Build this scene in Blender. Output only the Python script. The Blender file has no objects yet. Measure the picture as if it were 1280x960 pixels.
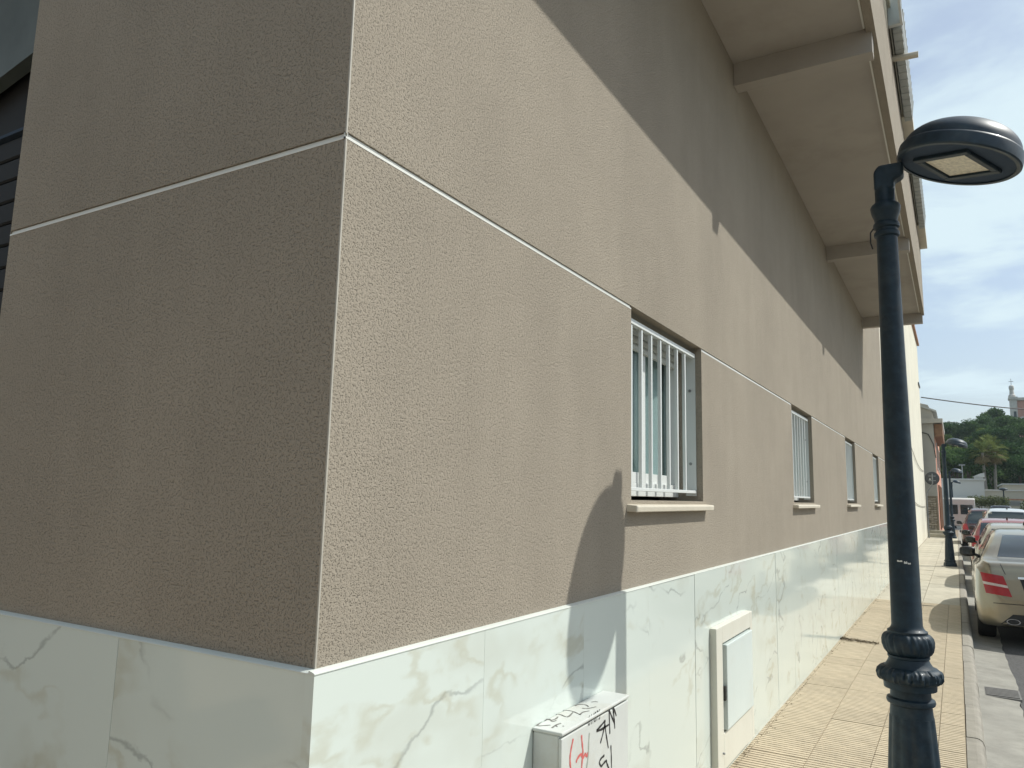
import bpy, bmesh, math, random
import numpy as np
from mathutils import Vector, Matrix, Quaternion
random.seed(7)
rng = np.random.default_rng(11)
SC = bpy.context.scene
COL = SC.collection

# ------------------------------------------------------------------ camera
EYE = 1.6
YAW, PITCH, ROLL, FOC = math.radians(30.555), math.radians(8.372), math.radians(1.334), 937.07
fw = Vector((-math.sin(YAW)*math.cos(PITCH), math.cos(YAW)*math.cos(PITCH), math.sin(PITCH)))
r0 = Vector((math.cos(YAW), math.sin(YAW), 0)); u0 = r0.cross(fw)
rt = r0*math.cos(ROLL) + u0*math.sin(ROLL); up = -r0*math.sin(ROLL) + u0*math.cos(ROLL)
cam_d = bpy.data.cameras.new('camera'); cam = bpy.data.objects.new('camera', cam_d); COL.objects.link(cam)
cam_d.sensor_width = 36; cam_d.lens = 36*FOC/1280; cam_d.clip_start = 0.05; cam_d.clip_end = 3000
cam.matrix_world = Matrix(((rt.x, up.x, -fw.x, 0), (rt.y, up.y, -fw.y, 0), (rt.z, up.z, -fw.z, EYE), (0, 0, 0, 1)))
SC.camera = cam

# ------------------------------------------------------------------ sky and sun
SUN = Vector((1, 0.69, 1.42)).normalized()
SUN_EL = math.asin(SUN.z); SUN_AZ = math.atan2(SUN.x, SUN.y)
W = bpy.data.worlds.new('World'); SC.world = W; W.use_nodes = True
nt = W.node_tree; nt.nodes.clear()
def wn(t, **k):
    n = nt.nodes.new(t)
    for a, b in k.items(): setattr(n, a, b)
    return n
sky = wn('ShaderNodeTexSky', sky_type='NISHITA', sun_disc=False, sun_elevation=SUN_EL, sun_rotation=SUN_AZ,
         air_density=1.0, dust_density=2.2, ozone_density=1.0, altitude=20)
bg = wn('ShaderNodeBackground'); bg.inputs['Strength'].default_value = 0.13
out = wn('ShaderNodeOutputWorld')
tc = wn('ShaderNodeTexCoord'); sep = wn('ShaderNodeSeparateXYZ'); nt.links.new(tc.outputs['Generated'], sep.inputs[0])
zz = wn('ShaderNodeMath', operation='ADD'); nt.links.new(sep.outputs['Z'], zz.inputs[0]); zz.inputs[1].default_value = 0.12
dv = wn('ShaderNodeVectorMath', operation='DIVIDE'); nt.links.new(tc.outputs['Generated'], dv.inputs[0])
cmb = wn('ShaderNodeCombineXYZ')
for i in range(3): nt.links.new(zz.outputs[0], cmb.inputs[i])
nt.links.new(cmb.outputs[0], dv.inputs[1])
no = wn('ShaderNodeTexNoise'); no.inputs['Scale'].default_value = 1.7; no.inputs['Detail'].default_value = 9; no.inputs['Roughness'].default_value = .56
no.inputs['Distortion'].default_value = .35
nt.links.new(dv.outputs[0], no.inputs['Vector'])
rp = wn('ShaderNodeMapRange', interpolation_type='SMOOTHSTEP'); nt.links.new(no.outputs['Fac'], rp.inputs['Value'])
rp.inputs['From Min'].default_value = .45; rp.inputs['From Max'].default_value = .64; rp.inputs['To Min'].default_value = .28; rp.inputs['To Max'].default_value = 1.
mx = wn('ShaderNodeMix', data_type='RGBA'); nt.links.new(rp.outputs[0], mx.inputs['Factor']); nt.links.new(sky.outputs[0], mx.inputs['A'])
mx.inputs['B'].default_value = (5.2, 6.3, 6.8, 1)
nt.links.new(mx.outputs['Result'], bg.inputs['Color']); nt.links.new(bg.outputs[0], out.inputs['Surface'])
sd = bpy.data.lights.new('sun', 'SUN'); sd.energy = 4.0; sd.angle = math.radians(.53); sd.color = (1, .99, .925)
so = bpy.data.objects.new('sun', sd); COL.objects.link(so); so.rotation_euler = SUN.to_track_quat('Z', 'Y').to_euler(); so.location = (20, 14, 30)
SC.view_settings.view_transform = 'Standard'; SC.view_settings.look = 'None'; SC.view_settings.gamma = 1
SC.view_settings.use_curve_mapping = False; SC.view_settings.exposure = 0.12
SC.cycles.max_bounces = 8; SC.cycles.use_denoising = True

# ------------------------------------------------------------------ pixel rays (photograph 1280 x 960)
def ray(px, py): return fw + rt*((px-640)/FOC) - up*((py-480)/FOC)
def on_x(px, py, X): d = ray(px, py); return Vector((0, 0, EYE)) + d*(X/d.x)
def on_y(px, py, Y): d = ray(px, py); return Vector((0, 0, EYE)) + d*(Y/d.y)
def on_z(px, py, Z): d = ray(px, py); return Vector((0, 0, EYE)) + d*((Z-EYE)/d.z)

# ------------------------------------------------------------------ mesh helpers
class MB:
    def __init__(s): s.v = []; s.f = []; s.m = []
    def add(s, vs, fs, mi=0):
        b = len(s.v); s.v += [tuple(v) for v in vs]
        for f in fs: s.f.append(tuple(b+i for i in f)); s.m.append(mi)
        return s
    def box(s, x0, x1, y0, y1, z0, z1, mi=0):
        return s.add([(x0,y0,z0),(x1,y0,z0),(x1,y1,z0),(x0,y1,z0),(x0,y0,z1),(x1,y0,z1),(x1,y1,z1),(x0,y1,z1)],
                     [(3,2,1,0),(4,5,6,7),(0,1,5,4),(1,2,6,5),(2,3,7,6),(3,0,4,7)], mi)
    def prism(s, poly, a0, a1, ax):
        """poly of 2D points extruded along axis ax from a0 to a1"""
        n = len(poly)
        def pt(p, a):
            return (a, p[0], p[1]) if ax == 0 else (p[0], a, p[1]) if ax == 1 else (p[0], p[1], a)
        vs = [pt(p, a0) for p in poly] + [pt(p, a1) for p in poly]
        fs = [(i, (i+1) % n, n+(i+1) % n, n+i) for i in range(n)] + [tuple(range(n))[::-1], tuple(range(n, 2*n))]
        return s.add(vs, fs)
    def lathe(s, prof, n=32, c=(0,0,0), axis='z', mod=None):
        vs = []
        for k, (r, h) in enumerate(prof):
            for i in range(n):
                a = 2*math.pi*i/n; rr = r if mod is None else mod(k, a, r)
                p = (rr*math.cos(a), rr*math.sin(a), h)
                if axis == 'x': p = (p[2], p[0], p[1])
                if axis == 'y': p = (p[1], p[2], p[0])
                vs.append((p[0]+c[0], p[1]+c[1], p[2]+c[2]))
        fs = []
        for k in range(len(prof)-1):
            for i in range(n):
                j = (i+1) % n; fs.append((k*n+i, k*n+j, (k+1)*n+j, (k+1)*n+i))
        fs.append(tuple(range(n))[::-1]); fs.append(tuple((len(prof)-1)*n+i for i in range(n)))
        return s.add(vs, fs)
    def tube(s, pts, r, n=8):
        pts = [Vector(p) for p in pts]; rs = r if isinstance(r, (list, tuple)) else [r]*len(pts)
        vs = []; prev = None
        for k, p in enumerate(pts):
            t = (pts[min(k+1, len(pts)-1)] - pts[max(k-1, 0)]).normalized()
            a = Vector((0,0,1)) if abs(t.z) < .9 else Vector((1,0,0))
            if prev is not None: a = prev
            e1 = (a - t*a.dot(t)).normalized(); e2 = t.cross(e1); prev = e1
            for i in range(n):
                an = 2*math.pi*i/n; vs.append(p + (e1*math.cos(an) + e2*math.sin(an))*rs[k])
        fs = []
        for k in range(len(pts)-1):
            for i in range(n):
                j = (i+1) % n; fs.append((k*n+i, k*n+j, (k+1)*n+j, (k+1)*n+i))
        fs.append(tuple(range(n))[::-1]); fs.append(tuple((len(pts)-1)*n+i for i in range(n)))
        return s.add(vs, fs)
    def mesh(s, name, mats, smooth=None):
        me = bpy.data.meshes.new(name); me.from_pydata(s.v, [], s.f)
        bm = bmesh.new(); bm.from_mesh(me)
        bmesh.ops.recalc_face_normals(bm, faces=bm.faces); bm.to_mesh(me); bm.free()
        for m in (mats if isinstance(mats, (list, tuple)) else [mats]): me.materials.append(m)
        if smooth is not None:
            me.polygons.foreach_set('use_smooth', [True]*len(me.polygons))
            me.set_sharp_from_angle(angle=math.radians(smooth))
        me.update(); return me
    def build(s, name, mats, parent=None, smooth=None, bevel=0, world=True, loc=None):
        """vertices in world space when world is True and parent is an Empty at P: shifted to the parent's space"""
        if parent is not None and world:
            P = wloc(parent); s.v = [(v[0]-P.x, v[1]-P.y, v[2]-P.z) for v in s.v]
        o = bpy.data.objects.new(name, s.mesh(name, mats, smooth)); COL.objects.link(o); o.parent = parent
        if loc is not None: o.location = loc
        if bevel:
            b = o.modifiers.new('bevel', 'BEVEL'); b.width = bevel; b.segments = 2; b.limit_method = 'ANGLE'
        return o
def wloc(o):
    p = Vector(o.location)
    while o.parent: o = o.parent; p += o.location
    return p
def tag(o, label=None, cat=None, group=None, kind=None):
    if label: o['label'] = label
    if cat: o['category'] = cat
    if group: o['group'] = group
    if kind: o['kind'] = kind
    return o
def thing(name, label, cat, loc=(0,0,0), rz=0, group=None):
    o = bpy.data.objects.new(name, None); COL.objects.link(o); o.location = loc; o.rotation_euler[2] = rz
    o.empty_display_size = .2
    return tag(o, label, cat, group)
def copy_tree(o, parent=None):
    c = o.copy(); COL.objects.link(c); c.parent = parent
    for ch in list(o.children): copy_tree(ch, c)
    return c

# ------------------------------------------------------------------ materials
def newmat(name):
    m = bpy.data.materials.new(name); m.use_nodes = True
    return m, m.node_tree, m.node_tree.nodes['Principled BSDF']
def node(t, ty, ins=None, **k):
    n = t.nodes.new(ty)
    for a, b in k.items(): setattr(n, a, b)
    for a, b in (ins or {}).items():
        if hasattr(b, 'is_linked') or isinstance(b, bpy.types.NodeSocket): t.links.new(b, n.inputs[a])
        else: n.inputs[a].default_value = b
    return n
def rgba(c): return (c[0], c[1], c[2], 1)
def mat(name, col, rough=.6, metal=0, spec=.5, coat=0, var=.12, vscale=3., bump=0, bscale=60., bdist=.004, dirt=None, dscale=1.2, rand=0, **kw):
    """plain procedural material: colour with noise variation, optional dirt stains, optional fine relief"""
    m, t, p = newmat(name)
    c = node(t, 'ShaderNodeTexCoord')
    n1 = node(t, 'ShaderNodeTexNoise', {'Vector': c.outputs['Object'], 'Scale': vscale, 'Detail': 6., 'Roughness': .6})
    r1 = node(t, 'ShaderNodeMapRange', {'Value': n1.outputs['Fac'], 'From Min': .3, 'From Max': .7, 'To Min': 1-var, 'To Max': 1+var})
    fac = r1.outputs[0]
    if rand:
        oi = node(t, 'ShaderNodeObjectInfo')
        r2 = node(t, 'ShaderNodeMapRange', {'Value': oi.outputs['Random'], 'To Min': 1-rand, 'To Max': 1+rand})
        fac = node(t, 'ShaderNodeMath', {0: fac, 1: r2.outputs[0]}, operation='MULTIPLY').outputs[0]
    h = node(t, 'ShaderNodeMix', {'Factor': 1., 'A': rgba(col), 'B': (1,1,1,1)}, data_type='RGBA', blend_type='MULTIPLY')
    t.links.new(fac, node(t, 'ShaderNodeCombineColor').inputs[0]); cc = t.nodes[-1]
    for i in (1, 2): t.links.new(fac, cc.inputs[i])
    t.links.new(cc.outputs[0], h.inputs['B'])
    colo = h.outputs['Result']
    if dirt:
        n3 = node(t, 'ShaderNodeTexNoise', {'Vector': c.outputs['Object'], 'Scale': dscale, 'Detail': 8., 'Roughness': .7})
        r3 = node(t, 'ShaderNodeMapRange', {'Value': n3.outputs['Fac'], 'From Min': .5, 'From Max': .72, 'To Max': dirt[3]})
        dm = node(t, 'ShaderNodeMix', {'Factor': r3.outputs[0], 'A': colo, 'B': rgba(dirt)}, data_type='RGBA'); colo = dm.outputs['Result']
    t.links.new(colo, p.inputs['Base Color'])
    p.inputs['Roughness'].default_value = rough; p.inputs['Metallic'].default_value = metal
    p.inputs['Specular IOR Level'].default_value = spec; p.inputs['Coat Weight'].default_value = coat; p.inputs['Coat Roughness'].default_value = .06
    if bump:
        nb = node(t, 'ShaderNodeTexNoise', {'Vector': c.outputs['Object'], 'Scale': bscale, 'Detail': 4., 'Roughness': .6})
        b = node(t, 'ShaderNodeBump', {'Height': nb.outputs['Fac'], 'Strength': bump, 'Distance': bdist}); t.links.new(b.outputs[0], p.inputs['Normal'])
    for k, v in kw.items(): p.inputs[k].default_value = v
    return m
def stucco_mat():
    m, t, p = newmat('taupe_stucco')
    c = node(t, 'ShaderNodeTexCoord')
    n1 = node(t, 'ShaderNodeTexNoise', {'Vector': c.outputs['Object'], 'Scale': 225., 'Detail': 2.5, 'Roughness': .5})
    n2 = node(t, 'ShaderNodeTexNoise', {'Vector': c.outputs['Object'], 'Scale': 110., 'Detail': 3., 'Roughness': .55})
    sm = node(t, 'ShaderNodeMath', {0: n2.outputs['Fac'], 1: .45}, operation='MULTIPLY')
    s2 = node(t, 'ShaderNodeMath', {0: n1.outputs['Fac'], 1: sm.outputs[0]}, operation='ADD')
    pit = node(t, 'ShaderNodeMapRange', {'Value': s2.outputs[0], 'From Min': .52, 'From Max': .71}, interpolation_type='SMOOTHSTEP')
    hh = node(t, 'ShaderNodeMath', {0: n2.outputs['Fac'], 1: .8, 2: pit.outputs[0]}, operation='MULTIPLY_ADD')
    big = node(t, 'ShaderNodeTexNoise', {'Vector': c.outputs['Object'], 'Scale': 1.1, 'Detail': 7., 'Roughness': .65})
    br = node(t, 'ShaderNodeMapRange', {'Value': big.outputs['Fac'], 'From Min': .3, 'From Max': .7, 'To Min': .91, 'To Max': 1.08})
    mp = node(t, 'ShaderNodeMapping', {'Vector': c.outputs['Object'], 'Scale': (3., 3., .25)})
    st = node(t, 'ShaderNodeTexNoise', {'Vector': mp.outputs[0], 'Scale': 2., 'Detail': 5., 'Roughness': .6})
    sr = node(t, 'ShaderNodeMapRange', {'Value': st.outputs['Fac'], 'From Min': .35, 'From Max': .7, 'To Min': 1.02, 'To Max': .965})
    pd = node(t, 'ShaderNodeMapRange', {'Value': pit.outputs[0], 'To Min': .70, 'To Max': 1.03})
    a = node(t, 'ShaderNodeMath', {0: br.outputs[0], 1: sr.outputs[0]}, operation='MULTIPLY')
    b = node(t, 'ShaderNodeMath', {0: a.outputs[0], 1: pd.outputs[0]}, operation='MULTIPLY')
    sc = node(t, 'ShaderNodeVectorMath', {0: STUCCO, 'Scale': b.outputs[0]}, operation='SCALE')
    t.links.new(sc.outputs[0], p.inputs['Base Color'])
    p.inputs['Roughness'].default_value = .93; p.inputs['Specular IOR Level'].default_value = .2
    bu = node(t, 'ShaderNodeBump', {'Height': hh.outputs[0], 'Strength': .75, 'Distance': .004}); t.links.new(bu.outputs[0], p.inputs['Normal'])
    return m
STUCCO = (.318, .278, .222)
def marble_mat():
    m, t, p = newmat('white_marble')
    c = node(t, 'ShaderNodeTexCoord'); oi = node(t, 'ShaderNodeObjectInfo')
    rv = node(t, 'ShaderNodeVectorMath', {0: (31., 17., 23.), 'Scale': oi.outputs['Random']}, operation='SCALE')
    ad = node(t, 'ShaderNodeVectorMath', {0: c.outputs['Object'], 1: rv.outputs[0]}, operation='ADD')
    mp = node(t, 'ShaderNodeMapping', {'Vector': ad.outputs[0], 'Rotation': (.6, .5, .3), 'Scale': (1, .8, 1.5)})
    d1 = node(t, 'ShaderNodeTexNoise', {'Vector': mp.outputs[0], 'Scale': 1.7, 'Detail': 8., 'Roughness': .55})
    dv_ = node(t, 'ShaderNodeVectorMath', {0: d1.outputs['Color'], 'Scale': .55}, operation='SCALE')
    av = node(t, 'ShaderNodeVectorMath', {0: mp.outputs[0], 1: dv_.outputs[0]}, operation='ADD')
    def vein(scale, width, off):
        o = node(t, 'ShaderNodeVectorMath', {0: av.outputs[0], 1: (off, off*2, off*.5)}, operation='ADD')
        n = node(t, 'ShaderNodeTexNoise', {'Vector': o.outputs[0], 'Scale': scale, 'Detail': 3., 'Roughness': .5})
        s1 = node(t, 'ShaderNodeMath', {0: n.outputs['Fac'], 1: .5}, operation='SUBTRACT'); ab = node(t, 'ShaderNodeMath', {0: s1.outputs[0]}, operation='ABSOLUTE')
        return node(t, 'ShaderNodeMapRange', {'Value': ab.outputs[0], 'From Min': 0., 'From Max': width, 'To Min': 1., 'To Max': 0.}, interpolation_type='SMOOTHSTEP').outputs[0]
    mask = node(t, 'ShaderNodeTexNoise', {'Vector': ad.outputs[0], 'Scale': 1.9, 'Detail': 3.})
    mk = node(t, 'ShaderNodeMapRange', {'Value': mask.outputs['Fac'], 'From Min': .42, 'From Max': .58}, interpolation_type='SMOOTHSTEP').outputs[0]
    v1 = node(t, 'ShaderNodeMath', {0: vein(.8, .008, 0.), 1: mk}, operation='MULTIPLY').outputs[0]
    v2 = node(t, 'ShaderNodeMath', {0: vein(.8, .05, 3.), 1: mk}, operation='MULTIPLY').outputs[0]
    v3 = node(t, 'ShaderNodeMath', {0: vein(1.7, .03, 7.), 1: mk}, operation='MULTIPLY').outputs[0]
    bk = node(t, 'ShaderNodeTexNoise', {'Vector': ad.outputs[0], 'Scale': 7., 'Detail': 4.})
    bk = node(t, 'ShaderNodeMapRange', {'Value': bk.outputs['Fac'], 'From Min': .3, 'From Max': .52}, interpolation_type='SMOOTHSTEP').outputs[0]
    v1 = node(t, 'ShaderNodeMath', {0: v1, 1: bk}, operation='MULTIPLY').outputs[0]
    v3 = node(t, 'ShaderNodeMath', {0: v3, 1: bk}, operation='MULTIPLY').outputs[0]
    base = (.605, .66, .61, 1)
    k2 = node(t, 'ShaderNodeMath', {0: v2, 1: .20}, operation='MULTIPLY').outputs[0]
    m1 = node(t, 'ShaderNodeMix', {'Factor': k2, 'A': base, 'B': (.40, .385, .30, 1)}, data_type='RGBA').outputs['Result']
    k1 = node(t, 'ShaderNodeMath', {0: v1, 1: .46}, operation='MULTIPLY').outputs[0]
    m2 = node(t, 'ShaderNodeMix', {'Factor': k1, 'A': m1, 'B': (.17, .18, .175, 1)}, data_type='RGBA').outputs['Result']
    k3 = node(t, 'ShaderNodeMath', {0: v3, 1: .30}, operation='MULTIPLY').outputs[0]
    m3 = node(t, 'ShaderNodeMix', {'Factor': k3, 'A': m2, 'B': (.36, .31, .17, 1)}, data_type='RGBA').outputs['Result']
    t.links.new(m3, p.inputs['Base Color'])
    p.inputs['Roughness'].default_value = .06; p.inputs['Specular IOR Level'].default_value = .42
    wv = node(t, 'ShaderNodeTexNoise', {'Vector': c.outputs['Object'], 'Scale': 2.5, 'Detail': 1.})
    bu = node(t, 'ShaderNodeBump', {'Height': wv.outputs['Fac'], 'Strength': .25, 'Distance': .004}); t.links.new(bu.outputs[0], p.inputs['Normal'])
    return m
def leaf_mat(name, c1, c2, trans=.25):
    m, t, p = newmat(name)
    g = node(t, 'ShaderNodeNewGeometry'); oi = node(t, 'ShaderNodeObjectInfo')
    c = node(t, 'ShaderNodeTexCoord')
    n = node(t, 'ShaderNodeTexNoise', {'Vector': c.outputs['Object'], 'Scale': .9, 'Detail': 4.})
    a = node(t, 'ShaderNodeMath', {0: n.outputs['Fac'], 1: g.outputs['Random Per Island']}, operation='ADD')
    a2 = node(t, 'ShaderNodeMath', {0: a.outputs[0], 1: oi.outputs['Random']}, operation='ADD')
    r = node(t, 'ShaderNodeMapRange', {'Value': a2.outputs[0], 'From Min': .9, 'From Max': 2.1})
    mx = node(t, 'ShaderNodeMix', {'Factor': r.outputs[0], 'A': rgba(c1), 'B': rgba(c2)}, data_type='RGBA')
    t.links.new(mx.outputs['Result'], p.inputs['Base Color']); p.inputs['Roughness'].default_value = .85; p.inputs['Specular IOR Level'].default_value = .08
    tr = node(t, 'ShaderNodeBsdfTranslucent', {'Color': mx.outputs['Result']})
    ms = node(t, 'ShaderNodeMixShader', {0: trans, 1: p.outputs[0], 2: tr.outputs[0]})
    t.links.new(ms.outputs[0], t.nodes['Material Output'].inputs['Surface'])
    return m
def glass_mat(name, tint, alpha=.45, rough=.02):
    m, t, p = newmat(name)
    p.inputs['Base Color'].default_value = rgba(tint); p.inputs['Roughness'].default_value = rough; p.inputs['Specular IOR Level'].default_value = .8
    tr = node(t, 'ShaderNodeBsdfTransparent', {'Color': (.90, .95, .95, 1)})
    ms = node(t, 'ShaderNodeMixShader', {0: alpha, 1: p.outputs[0], 2: tr.outputs[0]})
    t.links.new(ms.outputs[0], t.nodes['Material Output'].inputs['Surface'])
    return m
M = {}
M['stucco'] = stucco_mat(); M['marble'] = marble_mat()
M['white_alu'] = mat('white_aluminium', (.64, .66, .64), .35, var=.03)
M['trim'] = mat('white_trim', (.68, .68, .63), .4, var=.04)
M['base_trim'] = mat('pale_base_trim', (.60, .63, .585), .35, var=.05)
M['bead'] = mat('corner_bead_grey', (.40, .375, .32), .6, var=.15, vscale=12)
M['sill'] = mat('cream_stone_sill', (.57, .52, .42), .55, var=.08, vscale=8, bump=.2, bscale=90)
M['cream_paint'] = mat('cream_painted_metal', (.62, .61, .53), .45, var=.02, dirt=(.40, .34, .24, .15), dscale=5)
M['door_white'] = mat('pale_cabinet_door', (.58, .65, .63), .35, var=.05, dirt=(.40, .38, .30, .2), dscale=6)
M['box_paint'] = mat('pale_polyester_box', (.56, .58, .55), .45, var=.05, dirt=(.42, .36, .24, .35), dscale=5)
M['dark_gap'] = mat('dark_gap', (.02, .02, .02), .9, var=0)
M['ink'] = mat('black_marker', (.018, .018, .02), .5, var=0)
M['ink_top'] = mat('faded_marker', (.16, .155, .14), .6, var=.2, vscale=40)
M['red_ink'] = mat('red_marker', (.55, .13, .12), .5, var=.25, vscale=50)
M['grey_ink'] = mat('grey_marker', (.33, .36, .31), .5, var=.2, vscale=50)
M['tile'] = mat('beige_ribbed_tile', (.49, .41, .29), .8, var=.14, vscale=9, rand=.06, dirt=(.33, .26, .17, .45), dscale=3.5, bump=.4, bscale=180, bdist=.003)
M['slab'] = mat('beige_paving_slab', (.42, .385, .30), .82, var=.13, vscale=7, rand=.06, dirt=(.26, .23, .18, .4), dscale=2.5, bump=.4, bscale=150, bdist=.003)
M['mortar'] = mat('mortar_bed', (.22, .185, .13), .9, var=.2, vscale=12, bump=.5, bscale=90)
M['kerb'] = mat('grey_kerb', (.26, .24, .20), .85, var=.16, vscale=9, rand=.07, dirt=(.17, .155, .125, .5), dscale=3.5, bump=.5, bscale=130)
M['gutter'] = mat('concrete_gutter', (.28, .27, .235), .85, var=.16, vscale=4, dirt=(.15, .14, .12, .6), dscale=2.2, bump=.6, bscale=110)
M['asphalt'] = mat('asphalt', (.085, .084, .084), .88, var=.3, vscale=40, dirt=(.12, .115, .105, .5), dscale=.9, bump=.9, bscale=170, bdist=.008)
M['ground'] = mat('dry_ground', (.28, .25, .19), .95, var=.25, vscale=.4, bump=.5, bscale=12)
M['iron'] = mat('dark_lamp_paint', (.011, .025, .037), .48, spec=.3, var=.3, vscale=25, coat=.06, dirt=(.07, .08, .08, .35), dscale=9, bump=.12, bscale=70)
M['head_flare_paint'] = mat('flare_blue_lamp_paint', (.019, .036, .052), .45, spec=.35, var=.25, vscale=20, coat=.08, dirt=(.08, .09, .09, .35), dscale=7)  # lamp paint lightened and blued to carry the lens flare, plus dust
M['led_frame'] = mat('lamp_inner_frame', (.05, .07, .10), .8, spec=.15, var=.1)
M['led'] = mat('dusty_led_lens', (.74, .68, .54), .4, var=.25, vscale=60, bump=.4, bscale=140)
M['plinth'] = mat('concrete_plinth', (.33, .31, .27), .9, var=.15, vscale=20, bump=.5)
M['cream_wall'] = mat('cream_rendered_wall', (.66, .63, .52), .9, var=.07, vscale=.7, dirt=(.42, .38, .30, .35), dscale=.5, bump=.4, bscale=40)
M['grey_wall'] = mat('grey_rendered_wall', (.38, .37, .335), .9, var=.1, vscale=.8, dirt=(.27, .25, .22, .5), dscale=.6, bump=.4, bscale=40)
M['pink_wall'] = mat('salmon_wall', (.60, .30, .21), .9, var=.1, vscale=1.)
M['rubble'] = mat('rubble_stone', (.36, .32, .26), .9, var=.25, vscale=5, rand=.25, bump=.6, bscale=40)
M['white_wall'] = mat('white_house_wall', (.52, .52, .49), .9, var=.06, vscale=.6)
M['beige_wall'] = mat('pale_beige_wall', (.44, .42, .35), .9, var=.08, vscale=.6)
M['roof_tile'] = mat('clay_roof', (.36, .20, .13), .85, var=.25, vscale=6)
M['brown_wood'] = mat('brown_timber', (.20, .11, .06), .7, var=.2, vscale=8)
M['brick_pink'] = mat('pink_brick_church', (.50, .28, .22), .9, var=.12, vscale=1.5)
M['stone_white'] = mat('pale_church_stone', (.52, .50, .46), .85, var=.18, vscale=1.5)
M['window_dark'] = mat('dark_window', (.03, .04, .045), .1, var=.1)
M['cable'] = mat('black_cable', (.02, .02, .02), .6, var=0)
M['galv'] = mat('grey_galvanised', (.28, .29, .29), .45, metal=.6, var=.12, vscale=12)
M['sign_back'] = mat('dark_sign_back', (.06, .065, .068), .5, var=.1)
M['ribbed_grey'] = mat('grey_fibre_cement', (.40, .42, .41), .7, var=.15, vscale=10)
M['glass'] = glass_mat('window_glass', (.10, .16, .16), .82)
M['curtain'] = mat('pale_curtain', (.74, .80, .78), .9, var=.06, vscale=3)
M['soffit'] = mat('smooth_taupe_soffit', (.385, .352, .31), .9, var=.06, vscale=1.5, dirt=(.24, .21, .17, .5), dscale=.8, bump=.25, bscale=60)
M['room'] = mat('dark_room', (.09, .085, .075), .95, var=.1)
M['shutter'] = mat('grey_roller_shutter', (.50, .51, .47), .5, var=.05)
M['black_door'] = mat('black_garage_slat', (.010, .010, .010), .75, var=.2, vscale=6)
M['lintel'] = mat('grey_green_stone', (.11, .13, .12), .6, var=.3, vscale=1.5)
M['debris'] = mat('dark_debris', (.11, .085, .05), .95, var=.35, vscale=60)
M['grate'] = mat('cast_iron_grate', (.17, .165, .155), .7, metal=.1, var=.2)
M['trunk'] = mat('bark', (.13, .10, .075), .9, var=.25, vscale=6)
M['palm_trunk'] = mat('palm_bark', (.25, .23, .20), .9, var=.2, vscale=6)
M['pine'] = leaf_mat('pine_foliage', (.034, .075, .028), (.105, .175, .058), .3)
M['broad'] = leaf_mat('broadleaf_foliage', (.055, .10, .025), (.16, .22, .06), .35)
M['hedge'] = leaf_mat('hedge_foliage', (.06, .085, .04), (.17, .19, .09), .2)
M['palm'] = leaf_mat('palm_fronds', (.07, .11, .03), (.18, .21, .07), .3)
M['palm_dead'] = leaf_mat('dry_palm_fronds', (.17, .13, .06), (.27, .22, .11), .15)
def paint(name, c, metal=.55, rough=.32): return mat(name, c, rough, metal=metal, coat=.8, var=.03, vscale=3)
M['tyre'] = mat('tyre_rubber', (.018, .018, .018), .8, var=.15, vscale=20)
M['rim'] = mat('alloy_rim', (.45, .45, .45), .3, metal=.9, var=.05)
M['car_glass'] = mat('tinted_car_glass', (.018, .03, .032), .04, spec=.9, coat=.6, var=.1)
M['blk_plastic'] = mat('black_plastic', (.018, .019, .02), .45, var=.1)
M['chrome'] = mat('chrome', (.65, .65, .65), .12, metal=1, var=0)
M['red_lens'] = mat('red_lens', (.36, .010, .018), .3, var=.12, vscale=30, coat=.3)
M['clear_lens'] = mat('clear_lens', (.62, .52, .48), .15, var=.1, vscale=40, coat=.9)
M['plate'] = mat('number_plate', (.66, .66, .62), .4, var=.03)

# ================================================================== SETTING
XW, YC = -1.289, 1.325
ROAD_Z, GUT_Z = -.168, -.142
def sheet(name, x0, x1, y0, y1, z, m, nx=1, ny=1):
    b = MB()
    b.v = [(x0+(x1-x0)*i/nx, y0+(y1-y0)*j/ny, z) for j in range(ny+1) for i in range(nx+1)]
    b.f = [(j*(nx+1)+i, j*(nx+1)+i+1, (j+1)*(nx+1)+i+1, (j+1)*(nx+1)+i) for j in range(ny) for i in range(nx)]
    b.m = [0]*len(b.f)
    return tag(b.build(name, m), kind='structure')
sheet('ground', -900, 900, -400, 1500, -.30, M['ground'])
sheet('road', .40, 7.4, -30, 66, ROAD_Z, M['asphalt'])
sheet('cross_road', -30, 40, 58, 66.5, ROAD_Z+.004, M['asphalt'])
sheet('corner_road', -30, .40, -12, -2.6, ROAD_Z, M['asphalt'])
b = MB().box(7.4, 9.2, -30, 57.5, -.3, -.02); tag(b.build('far_pavement', M['slab']), kind='structure')
b = MB().box(-30, XW, -2.6, YC-.001, -.3, -.006).box(XW, -.03, -2.6, 1.05, -.3, -.006)
tag(b.build('front_pavement', mat('warm_bounce_paving', (.45, .35, .235), .85, var=.15, vscale=6, bump=.4, bscale=120)), kind='structure')  # paving out of view, coloured warm to bounce light onto the front wall

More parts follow.
